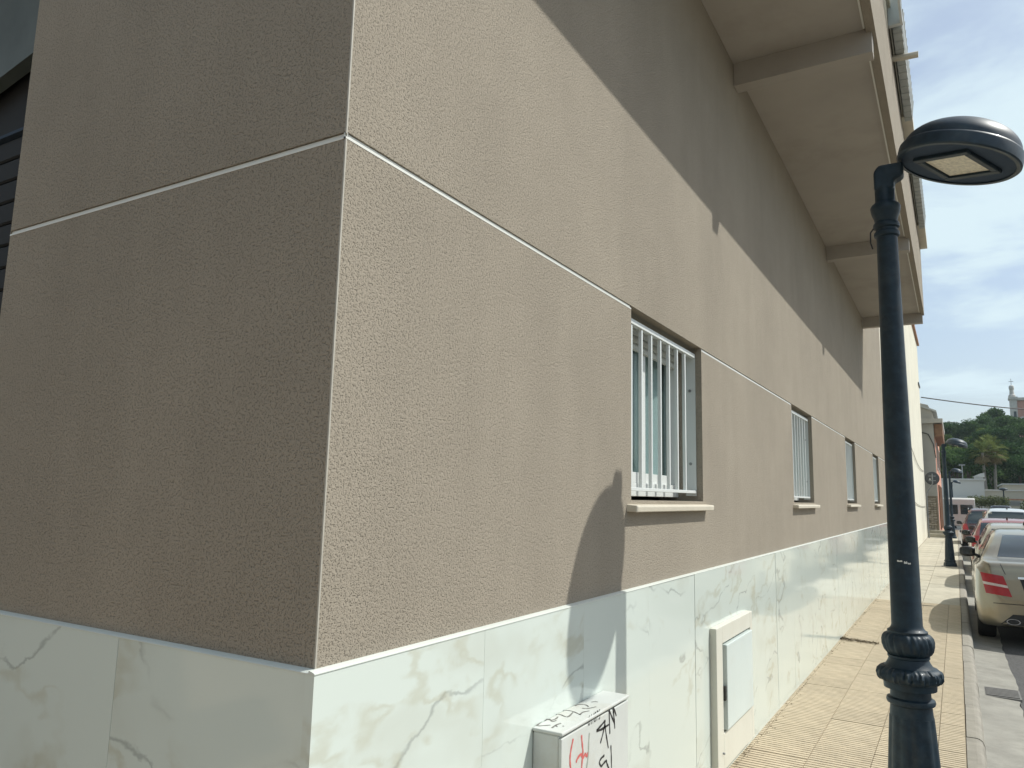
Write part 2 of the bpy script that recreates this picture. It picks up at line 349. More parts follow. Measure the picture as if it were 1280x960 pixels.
# pavement with single tiles
pave = MB().box(XW-.2, -.03, 1.05, 57.5, -.3, -.009).build('pavement', M['mortar']); tag(pave, kind='structure')
def tile_mesh(w, l, ribs, name):
    b = MB(); prof = [(0, -.05)]; p = l/ribs
    for k in range(ribs):
        y = k*p; prof += [(y+.002, -.0085), (y+.010, -.0085), (y+.0145, 0), (y+p-.001, 0)]
    prof += [(l, -.008), (l, -.05)]
    b.prism(prof, 0, w, 0); return b.mesh(name, M['tile'])
TW = .35; GAP = .005
full = tile_mesh(TW-GAP, TW-GAP, 8, 'ribbed_tile'); narrow = tile_mesh(.155, TW-GAP, 8, 'ribbed_tile_narrow'); sliver = tile_mesh(.04, TW-GAP, 8, 'ribbed_tile_sliver')
def piece(name, me, parent, loc, rx=0, ry=0, rz=0):
    o = bpy.data.objects.new(name, me); COL.objects.link(o); o.parent = parent; o.location = loc; o.rotation_euler = (rx, ry, rz); return o
cols = [(-1.285, sliver), (-1.24, full), (-.89, full), (-.54, full), (-.19, narrow)]
for j in range(38):
    y = 1.06 + j*TW
    for x, me in cols:
        piece('paving_tile', me, pave, (x, y, random.uniform(-.0015, .001)), random.uniform(-.003, .003), random.uniform(-.003, .003))
y0p = 1.06 + 38*TW
slabs = {w: MB().box(0, w-.008, 0, .692, -.05, 0).mesh('paving_slab', M['slab']) for w in (.72, .53)}
for j in range(42):
    for x, w in ((-1.285, .72), (-.565, .53)):
        piece('paving_slab', slabs[w], pave, (x, y0p+.004+j*.7, random.uniform(-.003, .001)), random.uniform(-.002, .002), random.uniform(-.002, .002))
# kerb
kb = MB(); kb.prism([(-.028, -.3), (.088, -.3), (.08, -.05), (.068, -.018), (.05, -.004), (.03, 0), (-.028, 0)], 0, .992, 1)
kme = kb.mesh('kerb_stone', M['kerb'])
kr = MB().box(-.026, .06, -2.6, 57.4, -.32, -.035).build('kerb', M['mortar']); tag(kr, kind='structure')
for j in range(60):
    piece('kerb_stone', kme, kr, (random.uniform(-.003, .003), -2.6+j, random.uniform(-.003, .002)), 0, 0, random.uniform(-.002, .002))
# gutter: slightly wavy asphalt edge
g = MB(); N = 300
for j in range(N+1):
    y = -2.6 + 60*j/N; e = .41 + .012*math.sin(y*2.1) + random.uniform(-.012, .012)
    g.v += [(.07, y, GUT_Z), (.2, y, GUT_Z-.008), (e, y, ROAD_Z+.006), (e+.004, y, -.3)]
for j in range(N):
    for k in range(3): g.f.append((j*4+k, j*4+k+1, j*4+k+5, j*4+k+4)); g.m.append(0)
tag(g.build('gutter', M['gutter'], smooth=40), kind='structure')
gd = thing('drain_grate', 'grey slotted drain grate set in the concrete gutter', 'grate', (.13, 8.6, GUT_Z))
MB().box(.125, .42, 8.56, 8.96, -.25, -.146).build('grate_frame', M['grate'], gd)
for k in range(7):
    MB().box(.145, .405, 8.585+k*.052, 8.615+k*.052, -.15, -.138).build('slat', M['grate'], gd)

# ================================================================== TAUPE BUILDING
bld = thing('apartment_building', 'taupe stucco building with white marble base and barred windows', 'building', (XW, YC, 0))
YE = 18.3; ZM = 1.192; ZT = 9.4; SZ0, SZ1 = 2.486, 2.505
wins = [3.285, 7.345, 11.32, 15.33]; WW = 1.15; WZ0, WZ1 = 1.585, SZ1; DEP = .15
# side wall with openings
ys = [YC]; 
for w in wins: ys += [w, w+WW]
ys.append(YE); zs_ = [ZM, WZ0, SZ0, SZ1, ZT]
sw = MB()
for i in range(len(ys)-1):
    for k in range(len(zs_)-1):
        hole = (i % 2 == 1) and k in (1, 2)
        if hole or k == 2: continue
        a, b_, c, d = ys[i], ys[i+1], zs_[k], zs_[k+1]
        sw.add([(XW, a, c), (XW, b_, c), (XW, b_, d), (XW, a, d)], [(0, 1, 2, 3)])
for i in range(0, len(ys)-1, 2):     # groove behind the white strip
    a, b_ = ys[i], ys[i+1]; gx = XW-.008
    sw.add([(XW, a, SZ0), (gx, a, SZ0), (gx, b_, SZ0), (XW, b_, SZ0)], [(0, 1, 2, 3)])
    sw.add([(XW, a, SZ1), (gx, a, SZ1), (gx, b_, SZ1), (XW, b_, SZ1)], [(3, 2, 1, 0)])
    sw.add([(gx, a, SZ0), (gx, b_, SZ0), (gx, b_, SZ1), (gx, a, SZ1)], [(0, 1, 2, 3)])
for w in wins:
    a, b_, xi = w, w+WW, XW-DEP-.12
    q = [(XW, a, WZ0), (XW, b_, WZ0), (XW, b_, WZ1), (XW, a, WZ1)]; r_ = [(xi, p[1], p[2]) for p in q]
    sw.add(q+r_, [(0, 4, 5, 1), (1, 5, 6, 2), (2, 6, 7, 3), (3, 7, 4, 0)])
sw.add([(XW, YE, ZM), (-6, YE, ZM), (-6, YE, ZT), (XW, YE, ZT)], [(0, 1, 2, 3)])
def keepn(o): return o
side = sw.build('side_wall', M['stucco'], bld)
# front wall (pillar) in the shade
XP = -2.913
fwb = MB()
for c, d in ((ZM, SZ0), (SZ1, ZT)):
    fwb.add([(XP, YC, c), (XW, YC, c), (XW, YC, d), (XP, YC, d)], [(0, 1, 2, 3)])
gy = YC+.008
fwb.add([(XP, YC, SZ0), (XW, YC, SZ0), (XW, gy, SZ0), (XP, gy, SZ0)], [(0, 1, 2, 3)])
fwb.add([(XP, YC, SZ1), (XW, YC, SZ1), (XW, gy, SZ1), (XP, gy, SZ1)], [(3, 2, 1, 0)])
fwb.add([(XP, gy, SZ0), (XW, gy, SZ0), (XW, gy, SZ1), (XP, gy, SZ1)], [(0, 1, 2, 3)])
fwb.add([(XP, YC, 0), (XP, 3.2, 0), (XP, 3.2, ZT), (XP, YC, ZT)], [(0, 1, 2, 3)])
fwb.add([(XP, YC, 5.6), (-12, YC, 5.6), (-12, YC, ZT), (XP, YC, ZT)], [(0, 1, 2, 3)])
fwb.add([(XP, YC, 5.6), (-12, YC, 5.6), (-12, 3.2, 5.6), (XP, 3.2, 5.6)], [(0, 1, 2, 3)])
fwb.build('front_wall', M['stucco'], bld)
MB().box(-12, XW-.5, YC+2, YE-.02, .05, ZT-.05).build('inner_core', M['room'], bld)
MB().box(-12, XW-.01, YC+.01, YE-.01, ZT-.02, ZT+.06).build('roof', M['plinth'], bld)
# white strip, split at the windows
def strip(x0, x1, y0, y1):
    if x1 > x0+.1: MB().box(x0, x1, y1-.0022, y1, SZ0, SZ1-.002).box(x0, x1, y0, y1-.0022, SZ0, SZ0+.0055).build('white_strip', M['trim'], bld)
    else: MB().box(x0, x0+.0022, y0, y1, SZ0, SZ1-.002).box(x0+.0022, x1, y0, y1, SZ0, SZ0+.0055).build('white_strip', M['trim'], bld)
for i in range(0, len(ys)-1, 2): strip(XW-.0075, XW+.001, ys[i]+(.002 if i else -.001), ys[i+1]-.002)
strip(XP, XW-.001, YC-.001, YC+.0075)
MB().box(XW-.004, XW+.0006, YC-.0006, YC+.004, ZM+.0015, SZ0+.002).build('corner_bead', M['bead'], bld)
MB().box(XW-.004, XW+.0006, YC-.0006, YC+.004, SZ1-.005, ZT).build('corner_bead', M['bead'], bld)
# marble base: one slab per panel
PW = .72; PG = .0012
pan = MB().box(-.014, .014, 0, PW-PG, .0, ZM-.007).mesh('marble_panel', M['marble'])
MB().box(XW-.2, XW-.004, YC+.02, YE, .0, ZM-.02).build('base_backing', M['trim'], bld)
MB().box(XP+.01, XW-.01, YC+.006, YC+.2, .0, ZM-.02).build('base_backing', M['trim'], bld)
k = 0; y = YC-.0182
while y < YE-.05:
    w = min(PW, YE-y); me = pan
    if w < PW-.01: me = MB().box(-.014, .014, 0, w-PG, 0, ZM-.007).mesh('marble_panel', M['marble'])
    piece('marble_panel', me, bld, (.004, y-YC, 0), 0, random.uniform(-.0012, .0012), random.uniform(-.0016, .0016)); y += PW; k += 1
pf = {}
for x0, x1 in ((XW-PW, XW), (XW-2*PW, XW-PW), (XP, XW-2*PW)):
    me = MB().box(x0-XW+PG, x1-XW-.0005, -.018, .010, 0, ZM-.007).mesh('marble_panel', M['marble']); piece('marble_panel', me, bld, (0, 0, 0))
# profile on top of the marble
tp = [(0, -.0065), (.0192, -.0065), (.0192, -.0045), (.015, -.002), (.004, .001), (0, .0015)]
t1 = MB(); t1.prism([(XW+p[0], ZM+p[1]) for p in tp], YC-.0195, YE, 1); t1.build('base_trim', M['base_trim'], bld)
t2 = MB(); t2.prism([(YC-p[0], ZM+p[1]-.0003) for p in tp], XP, XW, 0); t2.build('base_trim', M['base_trim'], bld)

# windows: one prototype under the building, copied
def make_window(y0):
    P = Vector((XW, y0, WZ0))
    xg = -DEP                                  # plane of the window, local x
    h = WZ1-WZ0
    f = MB()
    fw_ = .05
    f.box(xg-.06, xg, .0, fw_, .02, h); f.box(xg-.06, xg, WW-fw_, WW, .02, h)
    f.box(xg-.06, xg, fw_, WW-fw_, .02, .02+.07); f.box(xg-.06, xg, fw_, WW-fw_, h-.05, h)
    w = f.build('window', M['white_alu'], bld, world=False, loc=P-wloc(bld), bevel=.003)
    for s0, s1, off in ((.05, .60, -.012), (.55, 1.10, -.038)):
        sb = MB(); a = .055; z0, z1 = .09, h-.05
        sb.box(xg+off-.012, xg+off+.010, s0, s0+a, z0, z1); sb.box(xg+off-.012, xg+off+.010, s1-a, s1, z0, z1)
        sb.box(xg+off-.012, xg+off+.010, s0+a, s1-a, z0, z0+a); sb.box(xg+off-.012, xg+off+.010, s0+a, s1-a, z1-a, z1)
        sb.build('sash', M['white_alu'], w, world=False, bevel=.002)
        MB().box(xg+off-.004, xg+off+.001, s0+a, s1-a, z0+a, z1-a).build('pane', M['glass'], w, world=False)
    for k in range(3):
        MB().prism([(xg+.002, h-.055-k*.04), (xg+.012, h-.05-k*.04), (xg+.012, h-.024-k*.04), (xg+.002, h-.018-k*.04)], .05, WW-.05, 1).build('shutter_slat', M['shutter'], w, world=False)
    cb = MB(); n = 40
    for i in range(n+1):
        yy = .08 + (WW*.78)*i/n; xx = xg-.075 + .018*math.sin(i*1.15) + .008*math.sin(i*.4)
        cb.v += [(xx, yy, .06), (xx, yy, h-.03)]
    cb.f = [(2*i, 2*i+2, 2*i+3, 2*i+1) for i in range(n)]; cb.m = [0]*n
    cb.build('curtain', M['curtain'], w, world=False, smooth=60)
    MB().box(xg-.36, xg-.345, -.1, WW+.1, -.1, h+.1).build('room_back', M['room'], w, world=False)
    # sill
    s = MB(); s.prism([(xg+.0, -.004), (.048, -.022), (.05, -.03), (.048, -.052), (-.01, -.05), (xg+.0, -.05)], -.055, WW+.055, 1)
    s.build('sill', M['sill'], w, world=False, bevel=.004)
    # grille
    gx = -.05
    MB().box(gx-.014, gx+.014, .004, WW-.008, h-.062, h-.036).build('top_rail', M['white_alu'], w, world=False, bevel=.002)
    MB().box(gx-.014, gx+.014, .004, WW-.008, .045, .062).build('bottom_rail', M['white_alu'], w, world=False, bevel=.002)
    for i in range(7):
        yy = .115 + i*.141
        MB().box(gx-.009, gx+.009, yy-.009, yy+.009, .062, h-.062).build('bar', M['white_alu'], w, world=False, bevel=.002)
    for a, c in ((.0015, .006), (WW-.0065, WW-.0015)):
        MB().box(gx-.05, gx+.012, a, c, .03, h-.036).build('side_plate', M['white_alu'], w, world=False)
    for zz_ in (.22, .66):
        MB().lathe([(.009, 0), (.009, .004), (.005, .006)], 10, (gx-.02, 0, 0), 'y').add([], []).build('bolt', M['galv'], w, world=False, loc=(0, WW-.0065-.006, zz_))
    return w
w0 = make_window(wins[0])
for yw in wins[1:]:
    c = copy_tree(w0, bld); c.location = (0, yw-YC, WZ0)

# recessed garage entrance at the left of the pillar
MB().box(-12, XP-.02, 2.24, 2.3, 3.765, 6.0).build('door_header', M['black_door'], bld)
for k in range(26):
    z = .05 + k*.142
    MB().prism([(2.225, z), (2.215, z+.01), (2.215, z+.125), (2.23, z+.138), (2.26, z+.138), (2.26, z)], -12, XP-.02, 0).build('door_slat', M['black_door'], bld)
MB().box(-12, XP-.02, 2.19, 2.26, 3.745, 3.765).build('door_rail', M['led_frame'], bld)
lb = MB(); a = on_y(0, 105, 2.15); c = on_y(41, 74, 2.15); dirv = (c-a).normalized()
p0 = a - dirv*3; p1 = a + dirv*2.2
lb.add([(p0.x, 2.12, p0.z), (p1.x, 2.12, p1.z), (p1.x, 2.12, 5.58), (p0.x, 2.12, 5.58), (p0.x, 2.2, p0.z), (p1.x, 2.2, p1.z), (p1.x, 2.2, 5.58), (p0.x, 2.2, 5.58)],
       [(0, 1, 2, 3), (7, 6, 5, 4), (0, 4, 5, 1), (1, 5, 6, 2), (2, 6, 7, 3), (3, 7, 4, 0)])
lb.build('stone_lintel', M['lintel'], bld)

# balcony along the street
XB = -.31; BY0, BY1 = 1.33, 14.62; SO = 4.885
bs = MB(); bs.prism([(XW+.001, SO), (-.375, SO), (-.375, SO-.012), (-.368, SO-.012), (-.368, SO-.03), (XB, SO-.03), (XB, 6.16), (XB-.14, 6.16), (XB-.14, 5.1), (XW+.001, 5.1)], BY0, BY1, 1)
bal = bs.build('balcony', M['stucco'], bld)
MB().box(XW+.002, -.387, BY0+.01, 5.389, SO-.002, SO+.004).box(XW+.002, -.387, 5.511, 10.149, SO-.002, SO+.004).box(XW+.002, -.387, 10.281, 14.499, SO-.002, SO+.004).build('soffit_board', M['soffit'], bal)
for y0, y1 in ((5.39, 5.51), (10.15, 10.28), (14.5, 14.615)):
    MB().box(XW+.002, -.335, y0, y1, 4.705, SO+.01).build('beam', M['soffit'], bal)
segs = [(BY0+.02, 5.36), (5.54, 10.12), (10.31, 14.47)]
for y0, y1 in segs:
    MB().box(-.386, -.374, y0, y1, SO-.013, SO-.001).build('drip_strip', M['trim'], bal)
for y0, y1 in ((5.42, 5.48), (10.19, 10.24)):
    MB().box(-.336, -.3325, y0+.02, y0+.032, 4.72, SO-.04).build('drip_strip', M['trim'], bal)
# coping, planters and spout on the parapet
for y0 in np.arange(BY0, BY1-.3, 1.47):
    MB().box(XB-.17, XB+.03, y0, min(y0+1.462, BY1+.02), 6.161, 6.20).build('coping_stone', M['sill'], bal, bevel=.004)
def ribbed_panel(y0, y1, x, z0, z1, n):
    """fibre-cement trough hung outside the parapet"""
    t = MB(); t.prism([(x-.10, z1), (x-.075, z0), (x, z0), (x+.02, z1)], y0, y1, 1)
    o = t.build('planter_trough', M['ribbed_grey'], bal)
    for k in range(n):
        yy = y0 + (y1-y0)*(k+.5)/n
        MB().prism([(x-.078, z0-.006), (x+.004, z0-.006), (x+.025, z1), (x+.005, z1), (x-.0, z0+.004), (x-.078, z0+.004)], yy-.014, yy+.014, 1).build('rib', M['ribbed_grey'], o)
ribbed_panel(7.3, 9.25, -.20, 5.96, 6.15, 13)
ribbed_panel(10.5, 13.2, -.20, 5.96, 6.15, 17)
MB().box(XB, -.2, 9.27, 10.48, 6.03, 6.155).build('parapet_ledge', M['sill'], bal)
MB().box(XB, -.2, 13.22, 14.55, 6.03, 6.155).build('parapet_ledge', M['sill'], bal)
wf = MB(); wf.box(XB+.002, -.19, 7.24, 7.285, 5.98, 6.5).box(-.21, -.19, 4.6, 7.24, 5.98, 6.02).box(-.21, -.19, 4.6, 7.24, 6.46, 6.5).build('rail_frame', M['white_alu'], bal)
MB().box(-.204, -.198, 4.6, 7.24, 6.02, 6.46).build('rail_pane', M['glass'], bal)
sp = MB(); sp.tube([(XB, 7.75, 5.93), (-.19, 7.75, 5.92), (-.085, 7.75, 5.915)], .03, 12); sp.build('water_spout', M['sill'], bal, smooth=50)

# metal door of the meter cupboard let into the marble
cx = XW+.018
cup = thing('meter_cupboard', 'cream framed meter cupboard with pale door set in marble wall', 'cupboard', (XW, 4.46, 0))
fr = MB(); y0, y1, z0, z1 = 4.46, 5.34, .06, .86; fx0, fx1 = cx+.0005, cx+.04
iy0, iy1, iz0, iz1 = y0+.13, y1-.06, z0+.20, z1-.10
fr.box(fx0, fx1, y0, iy0, z0, z1).box(fx0, fx1, iy1, y1, z0, z1).box(fx0, fx1, iy0, iy1, z0, iz0).box(fx0, fx1, iy0, iy1, iz1, z1)
fr.build('frame', M['cream_paint'], cup, bevel=.004)
MB().box(fx0, fx0+.006, iy0, iy1, iz0, iz1).build('recess', M['dark_gap'], cup)
dr = MB().box(fx0+.006, fx1+.016, iy0+.035, iy1-.012, iz0+.012, iz1-.012).build('door', M['door_white'], cup, bevel=.004)
MB().box(fx1-.004, fx1+.012, iy0+.004, iy0+.028, iz0+.18, iz0+.26).build('lock', M['blk_plastic'], cup, bevel=.003)
MB().lathe([(.006, 0), (.006, .01), (.003, .013)], 10, (fx1, y0+.10, z0+.10), 'x').build('screw', M['galv'], cup)

for zz_ in (iz0+.08, iz1-.14):
    MB().lathe([(.008, 0), (.008, .06)], 10, (fx1+.004, iy1-.002, zz_)).build('hinge', M['galv'], cup, smooth=40)
# service box with graffiti
BX0, BX1, BYA, BYB, BZ = XW+.019, -1.160, 2.338, 2.925, .828
sbx = thing('service_box', 'small white service box with red and black graffiti against marble', 'box', (BX1, BYA, 0))
MB().box(BX0, BX1-.012, BYA+.004, BYB-.004, 0, BZ-.012).build('body', M['box_paint'], sbx, bevel=.006)
MB().box(BX1-.0115, BX1, BYA+.001, BYB-.001, .08, BZ-.02).build('door', M['box_paint'], sbx, bevel=.003)
MB().box(BX0, BX1+.004, BYA-.002, BYB+.002, BZ-.0115, BZ).build('lid', M['box_paint'], sbx, bevel=.004)
MB().lathe([(.014, 0), (.014, .006), (.006, .007)], 16, (BX1, BYB-.06, .40), 'x').build('lock', M['galv'], sbx, smooth=40)
for zz_ in (.2, .62): MB().lathe([(.007, 0), (.007, .07)], 10, (BX1-.006, BYA, zz_)).build('hinge', M['galv'], sbx, smooth=40)
def zp(p): return (660+p[0]/8.73, 850+p[1]/8.73)
def stroke(pts, plane, wd, m, name='graffiti_stroke'):
    P = []
    for p in pts:
        q = zp(p); P.append(on_x(q[0], q[1], BX1+.0008) if plane == 'front' else on_z(q[0], q[1], BZ+.0008))
    nrm = Vector((1, 0, 0)) if plane == 'front' else Vector((0, 0, 1))
    # resample with a smooth curve
    Q = []
    for i in range(len(P)-1):
        a = P[max(i-1, 0)]; b = P[i]; c = P[i+1]; d = P[min(i+2, len(P)-1)]
        for s in range(5):
            t = s/5; Q.append(.5*((2*b) + (c-a)*t + (2*a-5*b+4*c-d)*t*t + (3*b-a-3*c+d)*t*t*t))
    Q.append(P[-1]); mb = MB(); n = len(Q)
    for i, q in enumerate(Q):
        t = (Q[min(i+1, n-1)]-Q[max(i-1, 0)])
        if t.length < 1e-6: t = Vector((0, 1, 0))
        sd_ = nrm.cross(t.normalized()); w = wd*(1+.18*math.sin(i*1.3))*(.75 if i in (0, n-1) else 1)
        mb.v += [tuple(q+sd_*w), tuple(q-sd_*w)]
    mb.f = [(2*i, 2*i+1, 2*i+3, 2*i+2) for i in range(n-1)]; mb.m = [0]*(n-1)
    return mb.build(name, m, sbx)
for s in ([(790,690),(820,580),(845,440)], [(845,440),(800,495),(748,552)], [(748,556),(800,540),(885,485)], [(838,470),(855,600),(878,745)],
          [(895,590),(890,450),(885,320)], [(885,325),(915,400),(943,470)], [(943,465),(935,370),(925,278)], [(925,280),(945,330),(965,392)], [(932,330),(942,430),(948,530)],
          [(905,710),(910,830),(912,960)], [(835,822),(800,855),(780,900),(800,945)], [(800,945),(830,905),(858,875)], [(855,875),(865,920),(885,965)]):
    stroke(s, 'front', .0042, M['ink'])
for s in ([(495,640),(478,720),(462,820),(460,900),(470,985)], [(585,600),(592,690),(600,780),(592,880),(585,985)], [(525,900),(545,850),(580,805)], [(580,805),(600,850),(625,800)], [(625,800),(640,830),(655,790)]):
    stroke(s, 'front', .005, M['red_ink'])
stroke([(672,575),(664,690),(660,800),(650,900),(635,985)], 'front', .004, M['grey_ink'])
for s in ([(95,500),(135,460),(175,432),(240,430)], [(110,500),(190,495),(245,490)], [(180,440),(230,425),(265,450),(310,440)], [(240,440),(300,425),(325,400)], [(280,372),(350,375),(430,402),(490,352)],
          [(340,335),(430,330),(500,345),(570,378)], [(565,378),(600,350),(670,335)], [(510,280),(560,265),(630,270),(660,292)], [(590,305),(650,310),(745,290)], [(690,240),(730,235),(765,240)], [(260,522),(310,488),(362,470)], [(300,495),(320,510)], [(380,500),(392,505)]):
    stroke(s, 'top', .0032, M['ink_top'])
tcv = bpy.data.curves.new('number', 'FONT'); tcv.body = '61/875'; tcv.size = .034; tcv.space_character = 1.15; tcv.align_x = 'CENTER'
to = bpy.data.objects.new('tmp', tcv); tme = bpy.data.meshes.new_from_object(to); bpy.data.objects.remove(to)
tme.materials.append(M['ink']); tn = bpy.data.objects.new('stencilled_number', tme); COL.objects.link(tn); tn.parent = sbx
pp = on_x(743, 903, BX1+.001); tn.matrix_basis = Matrix.Translation(pp-wloc(sbx)) @ Matrix(((0, 0, 1, 0), (1, 0, 0, 0), (0, 1, 0, 0), (0, 0, 0, 1))) @ Matrix.Diagonal((1, 1.5, 1, 1))

# dead leaves and grit against the wall
db = MB()
for k in range(420):
    x = -1.27 + .42*random.random()**1.3; y = 9.95 + random.gauss(0, .045) - (x+1.27)*.25; s = random.uniform(.004, .016); a = random.random()*6.28
    z = .003+random.random()*.006
    db.add([(x+s*math.cos(a), y+s*math.sin(a), z), (x-s*.5*math.sin(a), y+s*.5*math.cos(a), z+.006), (x-s*math.cos(a), y-s*math.sin(a), z), (x+s*.5*math.sin(a), y-s*.5*math.cos(a), z+.002)], [(0, 1, 2, 3)])
for k in range(260):
    y = random.uniform(4.5, 17); x = XW+.03+abs(random.gauss(0, .03)); s = random.uniform(.003, .011); a = random.random()*6.28; z = .003
    db.add([(x+s*math.cos(a), y+s*math.sin(a), z), (x-s*.5*math.sin(a), y+s*.5*math.cos(a), z+.005), (x-s*math.cos(a), y-s*math.sin(a), z), (x+s*.5*math.sin(a), y-s*.5*math.cos(a), z+.002)], [(0, 1, 2, 3)])
tag(db.build('leaf_litter', M['debris']), 'dry leaves and grit gathered along the marble wall', 'litter', kind='stuff')

# ================================================================== STREET LAMPS
def make_lamp():
    root = thing('street_lamp', '', 'street lamp', (0, 0, 0), group='dark cast iron street lamps along the kerb')
    def leafy(n, amp, lo, hi):
        def f(k, a, r):
            if lo <= k <= hi:
                c = math.cos(a*n); c2 = math.cos(a*n*3 + k*1.1)
                return r*(1 + amp*(abs(c)**.6 - .5) + amp*.45*c2)
            return r
        return f
    def flutes(k, a, r): return r*(1 - .045*(max(0, math.cos(a*12))**.5))
    MB().lathe([(.155, 0), (.155, .05), (.148, .06), (.148, .085), (.128, .105), (.124, .13), (.135, .14), (.135, .155), (.118, .17)], 8, smooth_off := (0, 0, 0)).build('foot', M['iron'], root, world=False)
    pr = [(.116, .165), (.112, .30), (.104, .45), (.096, .58), (.088, .69)]
    MB().lathe(pr, 72, mod=flutes).build('fluted_base', M['iron'], root, world=False, smooth=50)
    MB().lathe([(.086, .685), (.084, .71), (.082, .735), (.094, .742), (.097, .752), (.094, .762), (.081, .768), (.079, .80), (.104, .804), (.106, .835)], 48).build('bead_collar', M['iron'], root, world=False, smooth=35)
    MB().lathe([(.108, .832), (.120, .838), (.126, .850), (.127, .864), (.122, .880), (.110, .890), (.100, .896)], 120, mod=leafy(14, .07, 1, 5)).build('leaf_ring', M['iron'], root, world=False, smooth=50)
    MB().lathe([(.101, .893), (.092, .903), (.083, .918), (.079, .930), (.084, .934), (.084, .942), (.076, .946)], 48).build('collar', M['iron'], root, world=False, smooth=35)
    MB().lathe([(.076, .944), (.086, .950), (.096, .965), (.101, .985), (.101, 1.003), (.097, 1.020), (.088, 1.032), (.080, 1.036)], 120, mod=leafy(8, .06, 1, 6)).build('leaf_ring', M['iron'], root, world=False, smooth=50)
    MB().lathe([(.080, 1.034), (.081, 1.046), (.072, 1.052), (.066, 1.060), (.0625, 1.07), (.0595, 1.5), (.0545, 2.0), (.049, 2.5), (.045, 2.86)], 40).build('shaft', M['iron'], root, world=False, smooth=35)
    MB().lathe([(.045, 2.85), (.054, 2.856), (.056, 2.866), (.054, 2.876), (.047, 2.882), (.047, 2.892), (.056, 2.898), (.058, 2.910), (.055, 2.920), (.049, 2.926), (.052, 2.945), (.060, 2.965), (.064, 2.982), (.066, 3.0), (.060, 3.012), (.050, 3.02), (.043, 3.03), (.043, 3.10)], 40).build('capital', M['iron'], root, world=False, smooth=35)
    # elbow towards the head (+x)
    e = MB(); e.prism([(-.043, 3.08), (.043, 3.08), (.043, 3.12), (.085, 3.14), (.085, 3.205), (-.02, 3.205), (-.043, 3.175)], -.04, .04, 1)
    e.build('elbow', M['iron'], root, world=False, bevel=.012)
    R_ = .257; hp = (.307, 0, 3.162)
    hd = MB()
    prof = [(.002, .004), (R_-.022, .004), (R_-.022, -.012), (R_-.006, -.012), (R_, -.006), (R_, .040), (R_-.004, .048), (R_-.012, .054)]
    for i in range(1, 15):
        a = i/14*math.pi/2; prof.append(((R_-.014)*math.cos(a)**.9+.0005, .056+.125*math.sin(a)**1.08))
    hd.lathe(prof, 72); head = hd.build('lamp_head', M['head_flare_paint'], root, world=False, smooth=30, loc=hp); head.rotation_euler = (0, math.radians(16), 0)
    MB().lathe([(.002, -.004), (R_-.02, -.004), (R_-.02, .002), (.002, .002)], 64).build('underside', M['led_frame'], head, world=False)
    q = .102
    fm = MB()
    for a0, a1, b0, b1 in ((-q-.03, q+.03, -q-.03, -q), (-q-.03, q+.03, q, q+.03), (-q-.03, -q, -q, q), (q, q+.03, -q, q)):
        fm.box(a0, a1, b0, b1, -.022, -.0043)
    o = fm.build('lens_frame', M['iron'], head, world=False, bevel=.004); o.rotation_euler[2] = math.radians(-33)
    o = MB().box(-q+.001, q-.001, -q+.001, q-.001, -.011, -.0042).build('lens', M['led'], head, world=False); o.rotation_euler[2] = math.radians(-33)
    MB().tube([(-.055, -.01, 2.9), (-.068, -.015, 2.88), (-.070, -.015, 2.83), (-.062, -.01, 2.80)], .0035, 6).build('loose_wire', M['cable'], root, world=False)
    return root
lamp = make_lamp()
LX = -.218
lamp.location = (LX, 3.85, 0)
lamp['label'] = 'tall dark lamp post beside the meter cupboard, casting its shadow on the wall'
stk = MB()
for (z, a0, a1, h_) in ((1.345, -1.95, -1.6, .006), (1.338, -1.5, -1.28, .009), (1.336, -1.25, -1.05, .006)):
    r_ = .0612; vs = []
    for i in range(6):
        a = a0+(a1-a0)*i/5; vs += [(r_*math.cos(a), r_*math.sin(a), z), (r_*math.cos(a), r_*math.sin(a), z+h_*(1+.3*math.sin(i*2)))]
    stk.add(vs, [(2*i, 2*i+2, 2*i+3, 2*i+1) for i in range(5)])
stk.build('tape_remnant', M['trim'], lamp, world=False)
for i, lab in enumerate(['dark lamp post on a concrete pad beside the champagne saloon car', 'dark lamp post on the kerb next to the bent sign pole',
                         'small distant dark lamp post in front of the salmon house', 'farthest small dark lamp post near the white low house']):
    l = copy_tree(lamp); l.location = (LX-.01, 3.85+19.3*(i+1), 0 if i < 2 else -.03); l['label'] = lab
    for ch in list(l.children):
        if ch.name.startswith('tape'): bpy.data.objects.remove(ch)
    if i == 0:
        MB().box(-.2, .2, -.2, .2, -.02, .006).build('plinth', M['plinth'], l, world=False)

